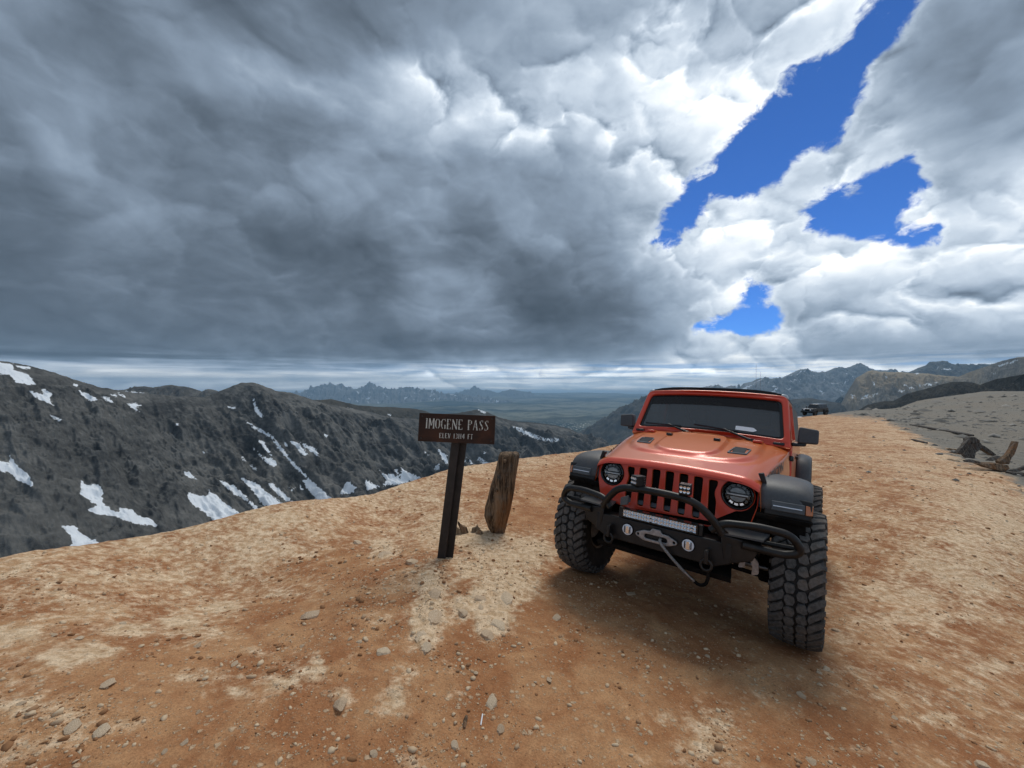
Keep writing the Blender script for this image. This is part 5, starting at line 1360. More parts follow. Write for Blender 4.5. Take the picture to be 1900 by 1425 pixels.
# ================================================================ pass sign
def wood_dark():
    m, N, p, o = new_mat('stained_sign_board')
    co = N.node('ShaderNodeTexCoord').outputs['Object']
    g = N.noise(N.vmath('MULTIPLY', co, (1.2, 8.0, 14.0)), 3.0, 7, 0.65)
    b = N.noise(co, 3.0, 5, 0.6)
    col = N.mix(g, (0.014, 0.008, 0.006), (0.050, 0.022, 0.013))
    col = N.mix(N.smooth(b, 0.45, 0.70), col, (0.080, 0.030, 0.014))
    sc_ = N.smooth(N.noise(co, 26.0, 6, 0.75), 0.66, 0.74)
    col = N.mix(N.math('MULTIPLY', sc_, 0.5), col, (0.16, 0.12, 0.09))
    N.put(p.inputs['Base Color'], col); p.inputs['Roughness'].default_value = 0.7; p.inputs['Specular IOR Level'].default_value = 0.3
    bump(N, p, g, 0.5, 0.006); return m
M_sign = wood_dark()
M_post = simple('dark_brown_steel', (0.018, 0.013, 0.011), 0.55, nz=0.4, nscale=12, dust=0.05, bumpz=0.3)
M_letter = simple('chipped_cream_paint', (0.46, 0.46, 0.41), 0.7, nz=0.25, nscale=60)
def chip_letters():
    m, N, p, o = new_mat('chipped_letter_paint'); co = N.node('ShaderNodeTexCoord').outputs['Object']
    c = N.smooth(N.noise(co, 55.0, 5, 0.7), 0.54, 0.64)
    N.put(p.inputs['Base Color'], N.mix(c, (0.62, 0.62, 0.57), (0.14, 0.10, 0.08))); p.inputs['Roughness'].default_value = .8; return m
M_letter = chip_letters()
SB = hit(820, 1036); SBf = Vector(SB)
# direction frame at the sign: it faces the viewer, leaning to the right
dS = SB.y
def wpt(px, py, d): return Vector(((px - 950) / F * d, d, -(py - 712.5) / F * d))
sign = thing('pass_sign', 'dark brown wooden pass sign with cream lettering on a leaning steel post', 'sign', SB)
bot = Vector((0, 0, -.12)); topc = wpt(846, 822, dS + .06) - SB
axis = (topc - Vector((0, 0, 0))).normalized()
fx = Vector((1, -.10, 0)); fx = (fx - axis * fx.dot(axis)).normalized(); fy = axis.cross(fx).normalized()   # fy points away
PM = Matrix((( fx.x, fy.x, axis.x, 0), (fx.y, fy.y, axis.y, 0), (fx.z, fy.z, axis.z, 0), (0, 0, 0, 1)))
PH = topc.length + .18
# channel: front flange, web, rear flange
pc = MB()
pc.box(-.048, .034, .000, .008, -.15, PH, PM)        # lit front face
pc.box(-.048, -.040, .008, .095, -.15, PH, PM)
pc.box(.020, .096, .060, .068, -.12, PH, PM)
pc.box(.020, .028, .008, .060, -.12, PH, PM)
pc.obj('post', M_post, sign, bevel=.002)
# board
c4 = [wpt(780, 768, dS + .02), wpt(921, 770, dS - .02), wpt(915, 826.5, dS - .04), wpt(773, 816.5, dS)]
c4 = [q - SB for q in c4]
ctr = (c4[0] + c4[1] + c4[2] + c4[3]) / 4
bx = ((c4[1] - c4[0]) + (c4[2] - c4[3])).normalized(); by = ((c4[0] - c4[3]) + (c4[1] - c4[2])); by = (by - bx * by.dot(bx)).normalized(); bz = bx.cross(by)    # bz towards viewer
BWd = ((c4[1] - c4[0]).length + (c4[2] - c4[3]).length) / 2; BHt = ((c4[0] - c4[3]).length + (c4[1] - c4[2]).length) / 2
BM = Matrix(((bx.x, by.x, bz.x, ctr.x), (bx.y, by.y, bz.y, ctr.y), (bx.z, by.z, bz.z, ctr.z), (0, 0, 0, 1)))
bd = MB(); bd.box(-BWd/2, BWd/2, -BHt/2, BHt/2, -.040, 0, BM)
board = bd.obj('sign_board', M_sign, sign, bevel=.004)
for sx, sy in ((-1, -1), (1, -1), (1, 1), (-1, 1)):
    q = MB(); cx, cy = sx * (BWd/2 - .03), sy * (BHt/2 - .03)
    q.add([BM @ Vector((cx + .008 * math.cos(a), cy + .008 * math.sin(a), .004)) for a in np.linspace(0, 2 * math.pi, 9)[:-1]] + [BM @ Vector((cx + .009 * math.cos(a), cy + .009 * math.sin(a), -.002)) for a in np.linspace(0, 2 * math.pi, 9)[:-1]],
          [tuple(range(8))] + [(i, (i + 1) % 8, 8 + (i + 1) % 8, 8 + i) for i in range(8)]); q.obj('bolt', M_post, sign)
# serif stencil strokes on a 1 x 1.5 cell: (x0,y0,x1,y1,width)
T, H_ = .19, .07
GL = {
 'I': (.45, [(.22,0,.22,1.5,T),(.06,.03,.38,.03,H_),(.06,1.47,.38,1.47,H_)]),
 'M': (1.05, [(.12,0,.12,1.5,.13),(.93,0,.93,1.5,T),(.16,1.5,.50,.45,T),(.86,1.45,.52,.45,H_),(0,.03,.26,.03,H_),(.76,.03,1.08,.03,H_)]),
 'O': (.92, [(.12,.35,.12,1.15,T),(.80,.35,.80,1.15,T),(.14,1.15,.34,1.45,.12),(.14,.35,.34,.05,.12),(.78,1.15,.58,1.45,.12),(.78,.35,.58,.05,.12)]),
 'G': (.92, [(.12,.35,.12,1.15,T),(.14,1.15,.36,1.45,.12),(.14,.35,.36,.05,.12),(.50,1.46,.78,1.35,.09),(.78,1.5,.78,1.15,.06),(.76,0.02,.76,.55,.15),(.60,.58,.90,.58,H_)]),
 'E': (.82, [(.16,0,.16,1.5,T),(.24,1.46,.66,1.46,H_),(.24,.04,.72,.04,H_),(.26,.76,.52,.76,H_),(.68,1.48,.68,1.22,.06),(.74,.02,.74,.28,.06)]),
 'N': (1.0, [(.12,0,.12,1.5,.09),(.86,0,.86,1.5,.09),(.12,1.48,.84,.04,T),(0,.03,.24,.03,H_),(.74,1.47,.98,1.47,H_)]),
 'P': (.82, [(.16,0,.16,1.5,T),(.28,1.46,.55,1.42,H_),(.66,1.36,.66,.92,.16),(.28,.78,.55,.82,H_),(.02,.03,.34,.03,H_)]),
 'A': (.95, [(.08,0,.40,1.42,H_),(.46,1.5,.78,0,T),(.22,.5,.58,.5,H_),(.62,.03,.92,.03,H_)]),
 'S': (.82, [(.66,1.5,.66,1.2,.06),(.58,1.44,.30,1.40,.09),(.18,1.32,.24,.98,.17),(.26,.96,.60,.58,T),(.64,.52,.60,.18,.17),(.50,.10,.24,.06,.09),(.12,.0,.12,.32,.06)]),
 'L': (.72, [(.16,0,.16,1.5,T),(.24,.04,.62,.04,.1)]),
 'V': (.80, [(.10,1.5,.38,0,T),(.70,1.5,.44,.05,.09)]),
 'F': (.72, [(.16,0,.16,1.5,T),(.26,1.44,.62,1.44,.12),(.26,.78,.50,.78,.09)]),
 'T': (.80, [(.40,0,.40,1.5,T),(.06,1.44,.30,1.44,.12),(.50,1.44,.74,1.44,.12)]),
 '1': (.48, [(.24,0,.24,1.5,T)]),
 '3': (.75, [(.20,1.40,.50,1.44,.12),(.60,1.36,.58,.92,.17),(.34,.80,.52,.80,.1),(.62,.70,.60,.14,.17),(.18,.08,.50,.06,.12)]),
 '4': (.85, [(.56,0,.56,1.5,T),(.10,.58,.46,1.35,.11),(.06,.52,.78,.52,.14)]),
 ' ': (.62, [])}
def lettering(text, cx, cy, h, w_total, name):
    adv = sum(GL[c][0] + .14 for c in text) - .14; sx = w_total / adv; sy = h / 1.5
    x = cx - w_total / 2
    for c in text:
        w, st = GL[c]; m = MB()
        for x0, y0, x1, y1, t in st:
            a = Vector((x + x0 * sx, cy - h/2 + y0 * sy)); b = Vector((x + x1 * sx, cy - h/2 + y1 * sy)); d = (b - a).normalized(); n = Vector((-d.y, d.x)) * (t * sx / 2 * 1.05)
            q = [a - n, b - n, b + n, a + n]
            m.hexa([BM @ Vector((p.x, p.y, .0035)) for p in q], [BM @ Vector((p.x, p.y, -.001)) for p in q])
        x += (w + .14) * sx
        if st: m.obj(name, M_letter, board)
lettering('IMOGENE PASS', .004, .040, .098, BWd * .830, 'letter')
lettering('ELEV 13114 FT', .000, -.073, .048, BWd * .44, 'letter')
# bent shiny bolt end under the board
MB().tube([PM @ Vector((.01, -.004, PH - .175)), PM @ Vector((.03, -.012, PH - .155)), PM @ Vector((.035, -.006, PH - .13))], .004, 6).obj('hook_bolt', M_alu, sign, smooth=60)

# ================================================================ weathered stump post
def wood_old(name, a=(0.030, 0.020, 0.014), b=(0.30, 0.20, 0.125), grey=(0.20, 0.18, 0.155), gw=.45, rust=.55):
    m, N, p, o = new_mat(name)
    co = N.node('ShaderNodeTexCoord').outputs['Object']
    g = N.noise(N.vmath('MULTIPLY', co, (26.0, 26.0, 2.2)), 1.0, 8, 0.7, 0.4)
    col = N.mix(N.smooth(g, 0.36, 0.64), a, b)
    r = N.noise(N.vmath('MULTIPLY', co, (5.0, 5.0, 1.6)), 1.0, 4, 0.6)
    col = N.mix(N.math('MULTIPLY', N.smooth(r, 0.5, 0.62), rust), col, (0.26, 0.115, 0.045))
    col = N.mix(N.math('MULTIPLY', N.smooth(N.noise(co, 7.0, 5, .6), 0.50, 0.70), gw), col, grey)
    N.put(p.inputs['Base Color'], col); p.inputs['Roughness'].default_value = 0.9; p.inputs['Specular IOR Level'].default_value = 0.15
    bump(N, p, g, 1.0, 0.022); return m
M_wood = wood_old('weathered_post_wood')
M_timber = wood_old('grey_timber', (0.030, 0.026, 0.023), (0.13, 0.115, 0.10), (0.17, 0.165, 0.155), .7, .12)
PB = hit(920, 987)
stump = thing('wooden_post', 'weathered brown wooden post stub with knots, leaning beside the sign', 'post', PB)
def build_stump():
    d = PB.y; prof = [(990,911,939),(975,904,941),(955,897,946),(938,899,950),(925,903,953),(905,908,956),(890,913,958),(870,919,961),(856,922,964),(846,924,965),(842,926,965)]
    nh, na = 90, 84; ys = np.array([p[0] for p in prof][::-1], float); xl = np.array([p[1] for p in prof][::-1], float); xr = np.array([p[2] for p in prof][::-1], float)
    V = []
    for i in range(nh):
        py = 992 - (992 - 841) * i / (nh - 1); l = np.interp(py, ys, xl); r = np.interp(py, ys, xr)
        c = wpt((l + r) / 2, py, d) - PB; rad = (r - l) / 2 / F * d
        a = np.linspace(0, 2 * math.pi, na, endpoint=False)
        sq = 1 / (np.abs(np.cos(a)) ** 4 + np.abs(np.sin(a)) ** 4) ** .25 * .93
        ca, sa = np.cos(a) * sq, np.sin(a) * sq
        gr = 1 + .045 * fbm(np.cos(a) * 5, np.sin(a) * 5, i / nh * 1.3, 3) - .22 * np.clip(ridged(np.cos(a) * 4, np.sin(a) * 4, i / nh * .7, 2, .5) - 1.0, 0, 1) + .03 * fbm(np.cos(a) * 2, np.sin(a) * 2, i / nh * 6, 2)
        if i < 8: gr *= 1 - (8 - i) * .03 * (1 + fbm(np.cos(a) * 2, np.sin(a) * 2, 9, 2))
        top = .012 * fbm(np.cos(a) * 2, np.sin(a) * 2, 4.4, 3) * (i / nh) ** 6
        if i == nh - 1: gr *= .93
        for k in range(na): V.append((c.x + rad * ca[k] * gr[k], c.y + rad * sa[k] * gr[k] * .95, c.z + top[k] + (0 if i < nh - 1 else .004)))
    f = [(i * na + j, i * na + (j + 1) % na, (i + 1) * na + (j + 1) % na, (i + 1) * na + j) for i in range(nh - 1) for j in range(na)]
    k = len(V); cc = np.mean(V[-na:], axis=0); V.append((cc[0], cc[1], cc[2] + .008)); f += [((nh - 1) * na + j, (nh - 1) * na + (j + 1) % na, k) for j in range(na)]
    mesh_obj('post_trunk', V, f, M_wood, stump, smooth=70)
    for px, py, s in ((937, 851, .016), (922, 904, .018), (925, 883, .010), (943, 898, .009)):
        q = wpt(px, py, d) - PB; q.y -= .155 if py < 860 else .16
        kb = MB().lathe([(-.030, .0001), (-.012, s * .5), (-.016, s), (.02, s * 1.35), (.05, s * 1.3)], 'Y', q, 14); kb.obj('knot', M_wood, stump, smooth=60)
build_stump()

# ================================================================ stones
def rock_mat():
    m, N, p, o = new_mat('pale_tan_stone')
    co = N.node('ShaderNodeTexCoord').outputs['Object']; oi = N.node('ShaderNodeObjectInfo').outputs['Random']
    n = N.noise(N.vmath('ADD', co, N.comb(N.math('MULTIPLY', oi, 30.0), 0.0, 0.0)), 14.0, 7, 0.65)
    col = N.mix(N.smooth(n, 0.35, 0.65), (0.54, 0.39, 0.25), (0.80, 0.64, 0.46))
    col = N.mix(N.math('MULTIPLY', oi, 0.4), col, (0.42, 0.25, 0.14))
    N.put(p.inputs['Base Color'], col); p.inputs['Roughness'].default_value = 0.9; p.inputs['Specular IOR Level'].default_value = 0.2
    bump(N, p, n, 0.8, 0.01); return m
M_rock = rock_mat()
M_slate = simple('dark_grey_stone', (0.11, 0.11, 0.105), 0.9, nz=0.4, nscale=8, bumpz=0.4)
def rock_mesh(seed, sub=3, flat=.6):
    bm = bmesh.new(); bmesh.ops.create_icosphere(bm, subdivisions=sub, radius=1.0)
    co = np.array([v.co[:] for v in bm.verts])
    rs = np.random.default_rng(seed)
    for _ in range(15):         # planar facets
        n = rs.normal(size=3); n /= np.linalg.norm(n); d = rs.uniform(.42, .80)
        e = np.maximum(co @ n - d, 0); co = co - e[:, None] * n * 1.0
    co = co * (1 + .16 * fbm(co[:, 0] * 1.6 + seed, co[:, 1] * 1.6, co[:, 2] * 1.6, 4, .6))[:, None]
    co[:, 2] *= flat
    for v, c in zip(bm.verts, co): v.co = c
    me = bpy.data.meshes.new('stone'); bm.to_mesh(me); bm.free()
    me.polygons.foreach_set('use_smooth', np.ones(len(me.polygons), bool)); me.set_sharp_from_angle(angle=R(22)); me.materials.append(M_rock); return me
RM = [rock_mesh(s, 3, f) for s, f in ((1, .55), (2, .65), (3, .45), (4, .75), (5, .5), (6, .6))]
def put_rock(name, px, py, w, h, label, sink=.5, group=None, cat='stone', mi=None, mat=None):
    p = hit(px, py + h * .3); d = p.y; rx = w / 2 / F * d
    slope = max(.2, 1.6 / max(d, .5)) / 1.3
    rz_ = min(max(h / F * d * .55, rx * .28), rx * .85)
    me = RM[(int(px * 7 + py * 3) if mi is None else mi) % len(RM)]
    o = link(bpy.data.objects.new(name, me)); o.location = (p.x, p.y, p.z + rz_ * (1 - 2 * sink) * .5)
    ry_ = min(max(rx * 1.0, h / F * d * .9), rx * 1.5)
    o.scale = (rx * 1.08, ry_, rz_ * 1.5); o.rotation_euler = (random.uniform(-.15, .15), random.uniform(-.15, .15), random.uniform(-.4, .4))
    if mat: o.material_slots[0].link = 'OBJECT'; o.material_slots[0].material = mat
    tag(o, label, cat, group); return o
G = 'stones lying on the dirt pass'
NAMED = [
 (913,1298,32,26,'angular fist-sized pale stone, largest loose one below the sign near the bottom'),
 (1018,1258,14,14,'single round pale pebble alone on bare dirt left of the near tyre shadow'),
 (580,1137,42,22,'flat oval pale stone left of the sign post on red dirt'),
 (202,1264,36,17,'large flat pale stone with pointed right end on the lower left dirt'),
 (436,1228,15,15,'heart-shaped pale stone in the lower left middle'),
 (632,1297,30,32,'squarish pale stone with a small pebble at its foot'),
 (713,1203,28,24,'jagged pale stone below and left of the sign post'),
 (663,1003,21,11,'brown flat stone nearest the ridge edge left of the sign'),
 (668,1188,12,10,'small round stone right of two embedded pale rocks'),
 (560,1197,13,8,'small oval flat stone below the flat oval stone'),
 (1033,1144,26,12,'flat pale stone on dirt between stump and front bumper'),
 (883,1247,13,8,'small white chip stone above the angular stone'),
 (892,1124,15,13,'dark edged pebble lodged between embedded rocks below the sign'),
 (927,1352,18,14,'half buried pale stone right of the white paper roll'),
 (693,1393,20,14,'pale stone near the bottom edge left of the gravel heap'),
 (762,1038,28,18,'sloping tan stone left of the sign post foot'),
 (772,1048,10,7,'small rounded stone touching the sloping tan stone'),
 (148,1182,20,10,'oval pale stone, right one of a pair on the far left dirt'),
 (102,1176,15,8,'small pale stone, left one of a pair on the far left dirt'),
 (228,1154,16,9,'pale stone above the left dirt streaks'),
 (367,1196,19,14,'rounded stone with a dark shadow above it on the left dirt'),
 (190,1350,34,24,'long pale slab stone beside the dark gravel at lower left'),
 (136,1342,34,24,'pale rough stone in the middle of the dark gravel patch at lower left'),
 (343,1376,21,9,'elongated pale stone near the bottom left of centre'),
 (303,1394,11,11,'upright pale chip at the bottom left'),
 (38,1303,22,13,'pale stone at the left edge of the photo'),
 (530,1359,9,9,'round white pebble, uppermost of the lonely pebbles at the bottom'),
 (1488,1289,18,12,'pointed pale stone below the near front tyre'),
 (1534,1239,19,10,'pale flat stone just right of the near tyre foot'),
 (1518,1246,12,8,'small stone left beside the pale flat stone at the tyre foot'),
 (1548,1166,20,9,'flat pale stone right of the near tyre at mid height'),
 (1505,1410,23,10,'long pale stone at the bottom right below the tyre'),
 (1818,1414,32,20,'large pale slab stone in the bottom right corner'),
 (1660,1331,17,8,'pale stone on the lower right track'),
 (1707,1218,9,6,'reddish small pebble on the right track'),
 (1311,1215,11,8,'small pale stone in the car shadow left of the near tyre'),
 (843,1382,18,14,'pale stone at the right end of the chip line at the bottom'),
 (366,1321,9,8,'round brown pebble above the elongated stone at lower left'),
 (315,1233,10,9,'small pale stone left of the heart-shaped stone'),
 (1172,1100,22,8,'flat dusty stone in the shadow under the front bumper'),
]
for px, py, w, h, lab in NAMED: put_rock('stone', px, py, w, h, lab, group=G)
# scattered small look-alikes
for k in range(95):
    px = random.uniform(0, 1900); py = random.uniform(930, 1420); s = random.choice([6, 7, 8, 9, 10]) * (0.6 + .4 * (py - 900) / 520)
    if float(np.min(sdf(np.array([px]), np.array([py]), [(1020, 880), (1540, 960), (1540, 1225), (1010, 1080)]))) > -12: continue
    if py < 1045 - px * .165: continue
    put_rock('stone', px, py, s, s * random.uniform(.5, .75), ('small pale stone among those strewn on the dirt left of the sign post' if px < 800 and py < 1230 else 'small pale stone among those strewn in the lower left foreground' if px < 700 else 'small pale stone among those on the bare dirt between sign and near tyre' if px < 1420 else 'small pale stone among those on the track right of the orange car'), group=G, sink=random.uniform(.3, .55))
# embedded bedrock knobs
for px, py, w, h, lab in [(803,1090,40,44,'largest cracked pale bedrock knob below the sign post'),(801,1138,40,34,'pale bedrock knob under the largest one'),(779,1166,30,38,'lower left pale bedrock knob in the column below the sign'),(789,1196,24,26,'lowest pale bedrock knob in the column below the sign'),
   (893,1103,26,22,'rounded bedrock knob left of the double one'),(940,1096,36,42,'cracked double bedrock knob below the stump'),(858,1126,22,26,'upright bedrock knob right of the big column'),(926,1148,34,34,'bedrock knob with a dark hollow'),(900,1164,30,36,'dusty bedrock knob left of the hollowed one'),(713,1020,40,26,'crumbly pale bedrock knob left of the sign post')]:
    put_rock('bedrock_knob', px, py, w, h, lab, sink=.78, cat='rock', group='bedrock knobs sticking out of the dirt')
# dark hollow stone and broken stump pieces by the post
pz = hit(868, 990)
br = thing('broken_stump', 'broken pale wood splinters between the sign post and the wooden post', 'stump', pz)
for k, (dx, dy, hh, ww, ln) in enumerate([(-.10, .0, .09, .055, -.9), (-.02, .03, .12, .06, -.8), (.07, .05, .08, .07, .4), (.12, -.02, .05, .06, .8)]):
    m = MB(); n = 7
    pts = [(ww * math.cos(a) * random.uniform(.7, 1.1), ww * .6 * math.sin(a) * random.uniform(.7, 1.1)) for a in np.linspace(0, 2 * math.pi, n, endpoint=False)]
    v = [(dx + a, dy + b, -.08) for a, b in pts] + [(dx + a * .8 + ln * hh * .5, dy + b * .8, hh * .6) for a, b in pts] + [(dx + a * .25 + ln * hh, dy + b * .25, hh + random.uniform(-.02, .02)) for a, b in pts]
    f = [(l * n + i, l * n + (i + 1) % n, (l + 1) * n + (i + 1) % n, (l + 1) * n + i) for l in (0, 1) for i in range(n)] + [tuple(range(2 * n, 3 * n))]
    mesh_obj('splinter', v, f, M_wood if k == 1 else wood_old('pale_splinter_wood', (0.16, .11, .07), (.40, .30, .20), (.35, .28, .2), .4) if k == 0 else bpy.data.materials['pale_splinter_wood'], br, smooth=40)
# white paper roll and brown stub on the ground
p = hit(893, 1337)
o = MB().tube([(0, -.030, .004), (.004, .030, .006)], .0035, 8).obj('paper_roll', M_white, None, smooth=50); o.location = p; tag(o, 'thin white paper stick lying on the dirt at the bottom centre', 'litter')
p = hit(863, 1343)
o = MB().tube([(0, -.030, .006), (.0, .0, .012), (.003, .030, .010)], [.006, .010, .007], 7).obj('wood_chip', M_wood, None, smooth=50); o.location = p; tag(o, 'short brown wood chip left of the white paper stick', 'wood chip')

# gravel: one scattered mass of pebbles
def gravel():
    rs = np.random.default_rng(3)
    base = []
    for k in range(10):
        bm = bmesh.new(); bmesh.ops.create_icosphere(bm, subdivisions=1, radius=1.0)
        c = np.array([v.co[:] for v in bm.verts]); 
        for _ in range(10):
            nn = rs.normal(size=3); nn /= np.linalg.norm(nn); e = np.maximum(c @ nn - rs.uniform(.35, .8), 0); c = c - e[:, None] * nn
        c *= rs.uniform(.9, 1.1, (len(c), 1)); c[:, 2] *= .62
        ff = np.array([[v.index for v in f.verts] for f in bm.faces]); bm.free(); base.append((c, ff))
    n = 26000
    az = rs.uniform(R(-56), R(56), n * 3); r = np.exp(rs.uniform(math.log(1.1), math.log(16), n * 3))
    x = r * np.sin(az); y = r * np.cos(az); pl = pale_field(x, y)
    cl = fbm(x * 2.2, y * 2.2, 7.7, 4, .6)
    z0 = hg(x, y, False); px, py = project(x, y, z0)
    heap = sum(a * np.exp(-(((px - cx) / sx) ** 2 + ((py - cy) / sy) ** 2)) for cx, cy, sx, sy, a in [(120,1350,90,45,1.2),(40,1400,60,30,1),(1330,1340,50,50,1),(1320,1410,60,30,1.2),(760,1412,50,20,1.5),(700,1100,150,90,.5),(880,1040,120,60,.7),(650,1100,100,60,.5),(450,1250,130,40,.6),(850,1240,160,60,.45),(600,1390,100,30,.4)])
    keep = (r < crest_r(az) * .99) & (rs.random(n * 3) < np.clip(0.22 + 1.4 * cl + .35 * np.clip(pl, 0, 1) + .9 * heap, .03, 1))
    x, y, heap = x[keep][:n], y[keep][:n], heap[keep][:n]; r = r[keep][:n]; n = len(x); z = hg(x, y)
    s = (0.0020 + .0030 * rs.pareto(2.5, n)).clip(0, .016) * (0.75 + .16 * r) * (1 + .5 * heap)
    s = np.minimum(s, .05)
    V = []; Fc = []; k0 = 0; which = rs.integers(0, 10, n); rot = rs.uniform(0, 6.28, n); el_ = rs.uniform(.75, 1.5, n); shade = rs.random(n)
    A = []
    for b in range(10):
        ii = np.where(which == b)[0]; c, ff = base[b]
        cr, sr = np.cos(rot[ii]), np.sin(rot[ii])
        vx = c[None, :, 0] * el_[ii, None]; vy = c[None, :, 1] + 0 * vx; vz = c[None, :, 2] + 0 * vx
        X = x[ii, None] + s[ii, None] * (vx * cr[:, None] - vy * sr[:, None]); Y = y[ii, None] + s[ii, None] * (vx * sr[:, None] + vy * cr[:, None]); Z = z[ii, None] + s[ii, None] * (vz + .22)
        V.append(np.stack([X, Y, Z], -1).reshape(-1, 3)); Fc.append((ff[None] + (np.arange(len(ii)) * len(c))[:, None, None]).reshape(-1, 3) + k0); k0 += len(ii) * len(c)
        A.append(np.repeat(shade[ii], len(c)))
    me = raw_mesh('gravel', np.concatenate(V), np.concatenate(Fc), {'shade': np.concatenate(A)}, smooth=False)
    m, N, p, o = new_mat('gravel_stone'); a = N.attr('shade')
    col = N.mix(N.smooth(a, .15, .75), (0.30, 0.15, 0.07), (0.66, 0.50, 0.33)); N.put(p.inputs['Base Color'], col); p.inputs['Roughness'].default_value = .92; p.inputs['Specular IOR Level'].default_value = .2
    me.materials.append(m); ob = link(bpy.data.objects.new('gravel', me)); ob['kind'] = 'stuff'; ob['label'] = 'loose tan and brown gravel scattered over the dirt'
gravel()
# scree on the grey hill
def scree():
    rs = np.random.default_rng(8); n = 5200
    px = rs.uniform(1600, 1900, n); py = 735 + (rs.random(n) ** 1.0) * 190
    d_ = np.geomspace(6, 125, 500)
    okx, oky, okz, sz = [], [], [], []
    az = rs.uniform(R(40.5), R(54), n); r = np.exp(rs.uniform(math.log(9), math.log(140), n)); x = r * np.sin(az); y = r * np.cos(az); z = hg(x, y); qx, qy = project(x, y, z)
    road = [(1380,740),(1545,770),(1640,777),(1662,792),(1705,810),(1750,838),(1790,857),(1832,866),(1862,884),(1900,910),(2300,1100),(2300,1900),(-600,1900),(-600,900),(1000,800)]
    k = (sdf(qx, qy, road) < 0) & (r < crest_r(az)) | ((rs.random(n) < .05) & (r < crest_r(az)))
    cl = fbm(x * .25, y * .5, 3, 3) > -.15
    k &= cl
    x, y, z, r = x[k], y[k], z[k], r[k]; n = len(x); s = (.012 + .03 * rs.pareto(2.6, n)).clip(0, .22) * (r / 22) ** .8
    c0b = np.array([(1,0,0),(-1,0,0),(0,1,0),(0,-1,0),(0,0,.6),(0,0,-.6),(.6,.6,.2),(-.6,.5,.25)]); ff = np.array([(0,6,4),(6,2,4),(2,7,4),(7,1,4),(1,3,4),(3,0,4),(6,0,2),(2,1,7)])
    rot = rs.uniform(0, 6.28, n); e = rs.uniform(.8, 1.8, n); cr, sr = np.cos(rot), np.sin(rot)
    vx = c0b[None, :, 0] * e[:, None]; vy = c0b[None, :, 1] + 0 * vx; vz = c0b[None, :, 2] + 0 * vx
    V = np.stack([x[:, None] + s[:, None] * (vx * cr[:, None] - vy * sr[:, None]), y[:, None] + s[:, None] * (vx * sr[:, None] + vy * cr[:, None]), z[:, None] + s[:, None] * (vz + .15)], -1).reshape(-1, 3)
    me = raw_mesh('scree', V, (ff[None] + (np.arange(n) * 8)[:, None, None]).reshape(-1, 3), {'shade': np.repeat(rs.random(n), 8)}, smooth=False)
    m, N, p, o = new_mat('scree_stone'); col = N.mix(N.attr('shade'), (0.07, 0.07, 0.065), (0.33, 0.30, 0.26)); N.put(p.inputs['Base Color'], col); p.inputs['Roughness'].default_value = .95
    me.materials.append(m); ob = link(bpy.data.objects.new('scree', me)); ob['kind'] = 'stuff'; ob['label'] = 'grey broken rock scattered on the slope right of the track'
scree()

# ================================================================ fallen timbers on the right
def timber(name, ends, w, t, label, mat=None, roll=0.0, wob=.02, cat='timber'):
    a, b = [Vector(e) for e in ends]; d = (b - a); L = d.length; d.normalize()
    up = Vector((0, 0, 1)) if abs(d.z) < .95 else Vector((1, 0, 0)); sx = d.cross(up).normalized(); sy = sx.cross(d).normalized()
    q = Matrix.Rotation(roll, 3, d); sx = q @ sx; sy = q @ sy
    n = 12; V = []
    rs = np.random.default_rng(int(abs(a.x * 1000)) % 9999)
    for i in range(n + 1):
        c = a + d * (L * i / n) + sx * rs.normal(0, wob * w) + sy * rs.normal(0, wob * t)
        k = 1 - (.18 * (i in (0, n)))
        for u, v_ in ((-.5,-.42),(-.42,-.5),(.42,-.5),(.5,-.42),(.5,.42),(.42,.5),(-.42,.5),(-.5,.42)):
            V.append(c + sx * (u * w * k * rs.uniform(.92, 1.06)) + sy * (v_ * t * k * rs.uniform(.92, 1.06)) + d * (rs.uniform(-.03, .03) * (i in (0, n)) * 2 * w))
    m = 8
    f = [(i * m + j, i * m + (j + 1) % m, (i + 1) * m + (j + 1) % m, (i + 1) * m + j) for i in range(n) for j in range(m)] + [tuple(range(m)), tuple(range(n * m, n * m + m))]
    o = mesh_obj(name, [v - a for v in V], f, mat or M_timber, None, smooth=40); o.location = a; tag(o, label, cat, 'broken timbers beside the track'); return o
def gp(px, py, dz=0): q = hit(px, py); q.z += dz; return q
dT = hit(1800, 868).y
def C7(pts): return [(1640 + a / 7.308, 740 + b / 7.308) for a, b in pts]
def slab(name, pts, d, tilt, th, label, mat=None):
    """a board or beam with this outline, standing at distance d, its top leaning away by tilt, th thick"""
    P = C7(pts); yb = max(p[1] for p in P); n = len(P); rs = np.random.default_rng(int(P[0][0] * 10))
    A = []; B = []
    for x, y in P:
        dd = d + tilt * (yb - y) / F * d
        A.append(wpt(x, y, dd)); B.append(wpt(x, y, dd) + Vector((.25 * th + rs.normal(0, .01), th, -.03 * th)))
    o0 = A[0].copy()
    V = [p - o0 for p in A + B]; f = [tuple(range(n)), tuple(range(2 * n - 1, n - 1, -1))] + [(i, (i + 1) % n, n + (i + 1) % n, n + i) for i in range(n)]
    o = mesh_obj(name, V, f, mat or M_timber, None, bevel=.012); o.location = o0
    tag(o, label, 'timber', 'broken timbers beside the track'); return o
slab('short_prop', [(1160,535),(1195,575),(1150,650),(1060,760),(1000,735),(1080,640)], dT + .05, .3, .14, 'dark short prop on the left edge of the leaning board')
slab('timber_board', [(1195,585),(1300,575),(1345,640),(1310,690),(1250,730),(1235,810),(1100,800),(1062,762),(1150,650)], dT + .12, .5, .06, 'broad grey board leaning on the fallen beams')
slab('beam_end', [(1150,545),(1185,520),(1240,518),(1300,560),(1310,585),(1215,608),(1160,580)], dT + .30, .1, .20, 'blackened beam end on top of the leaning board')
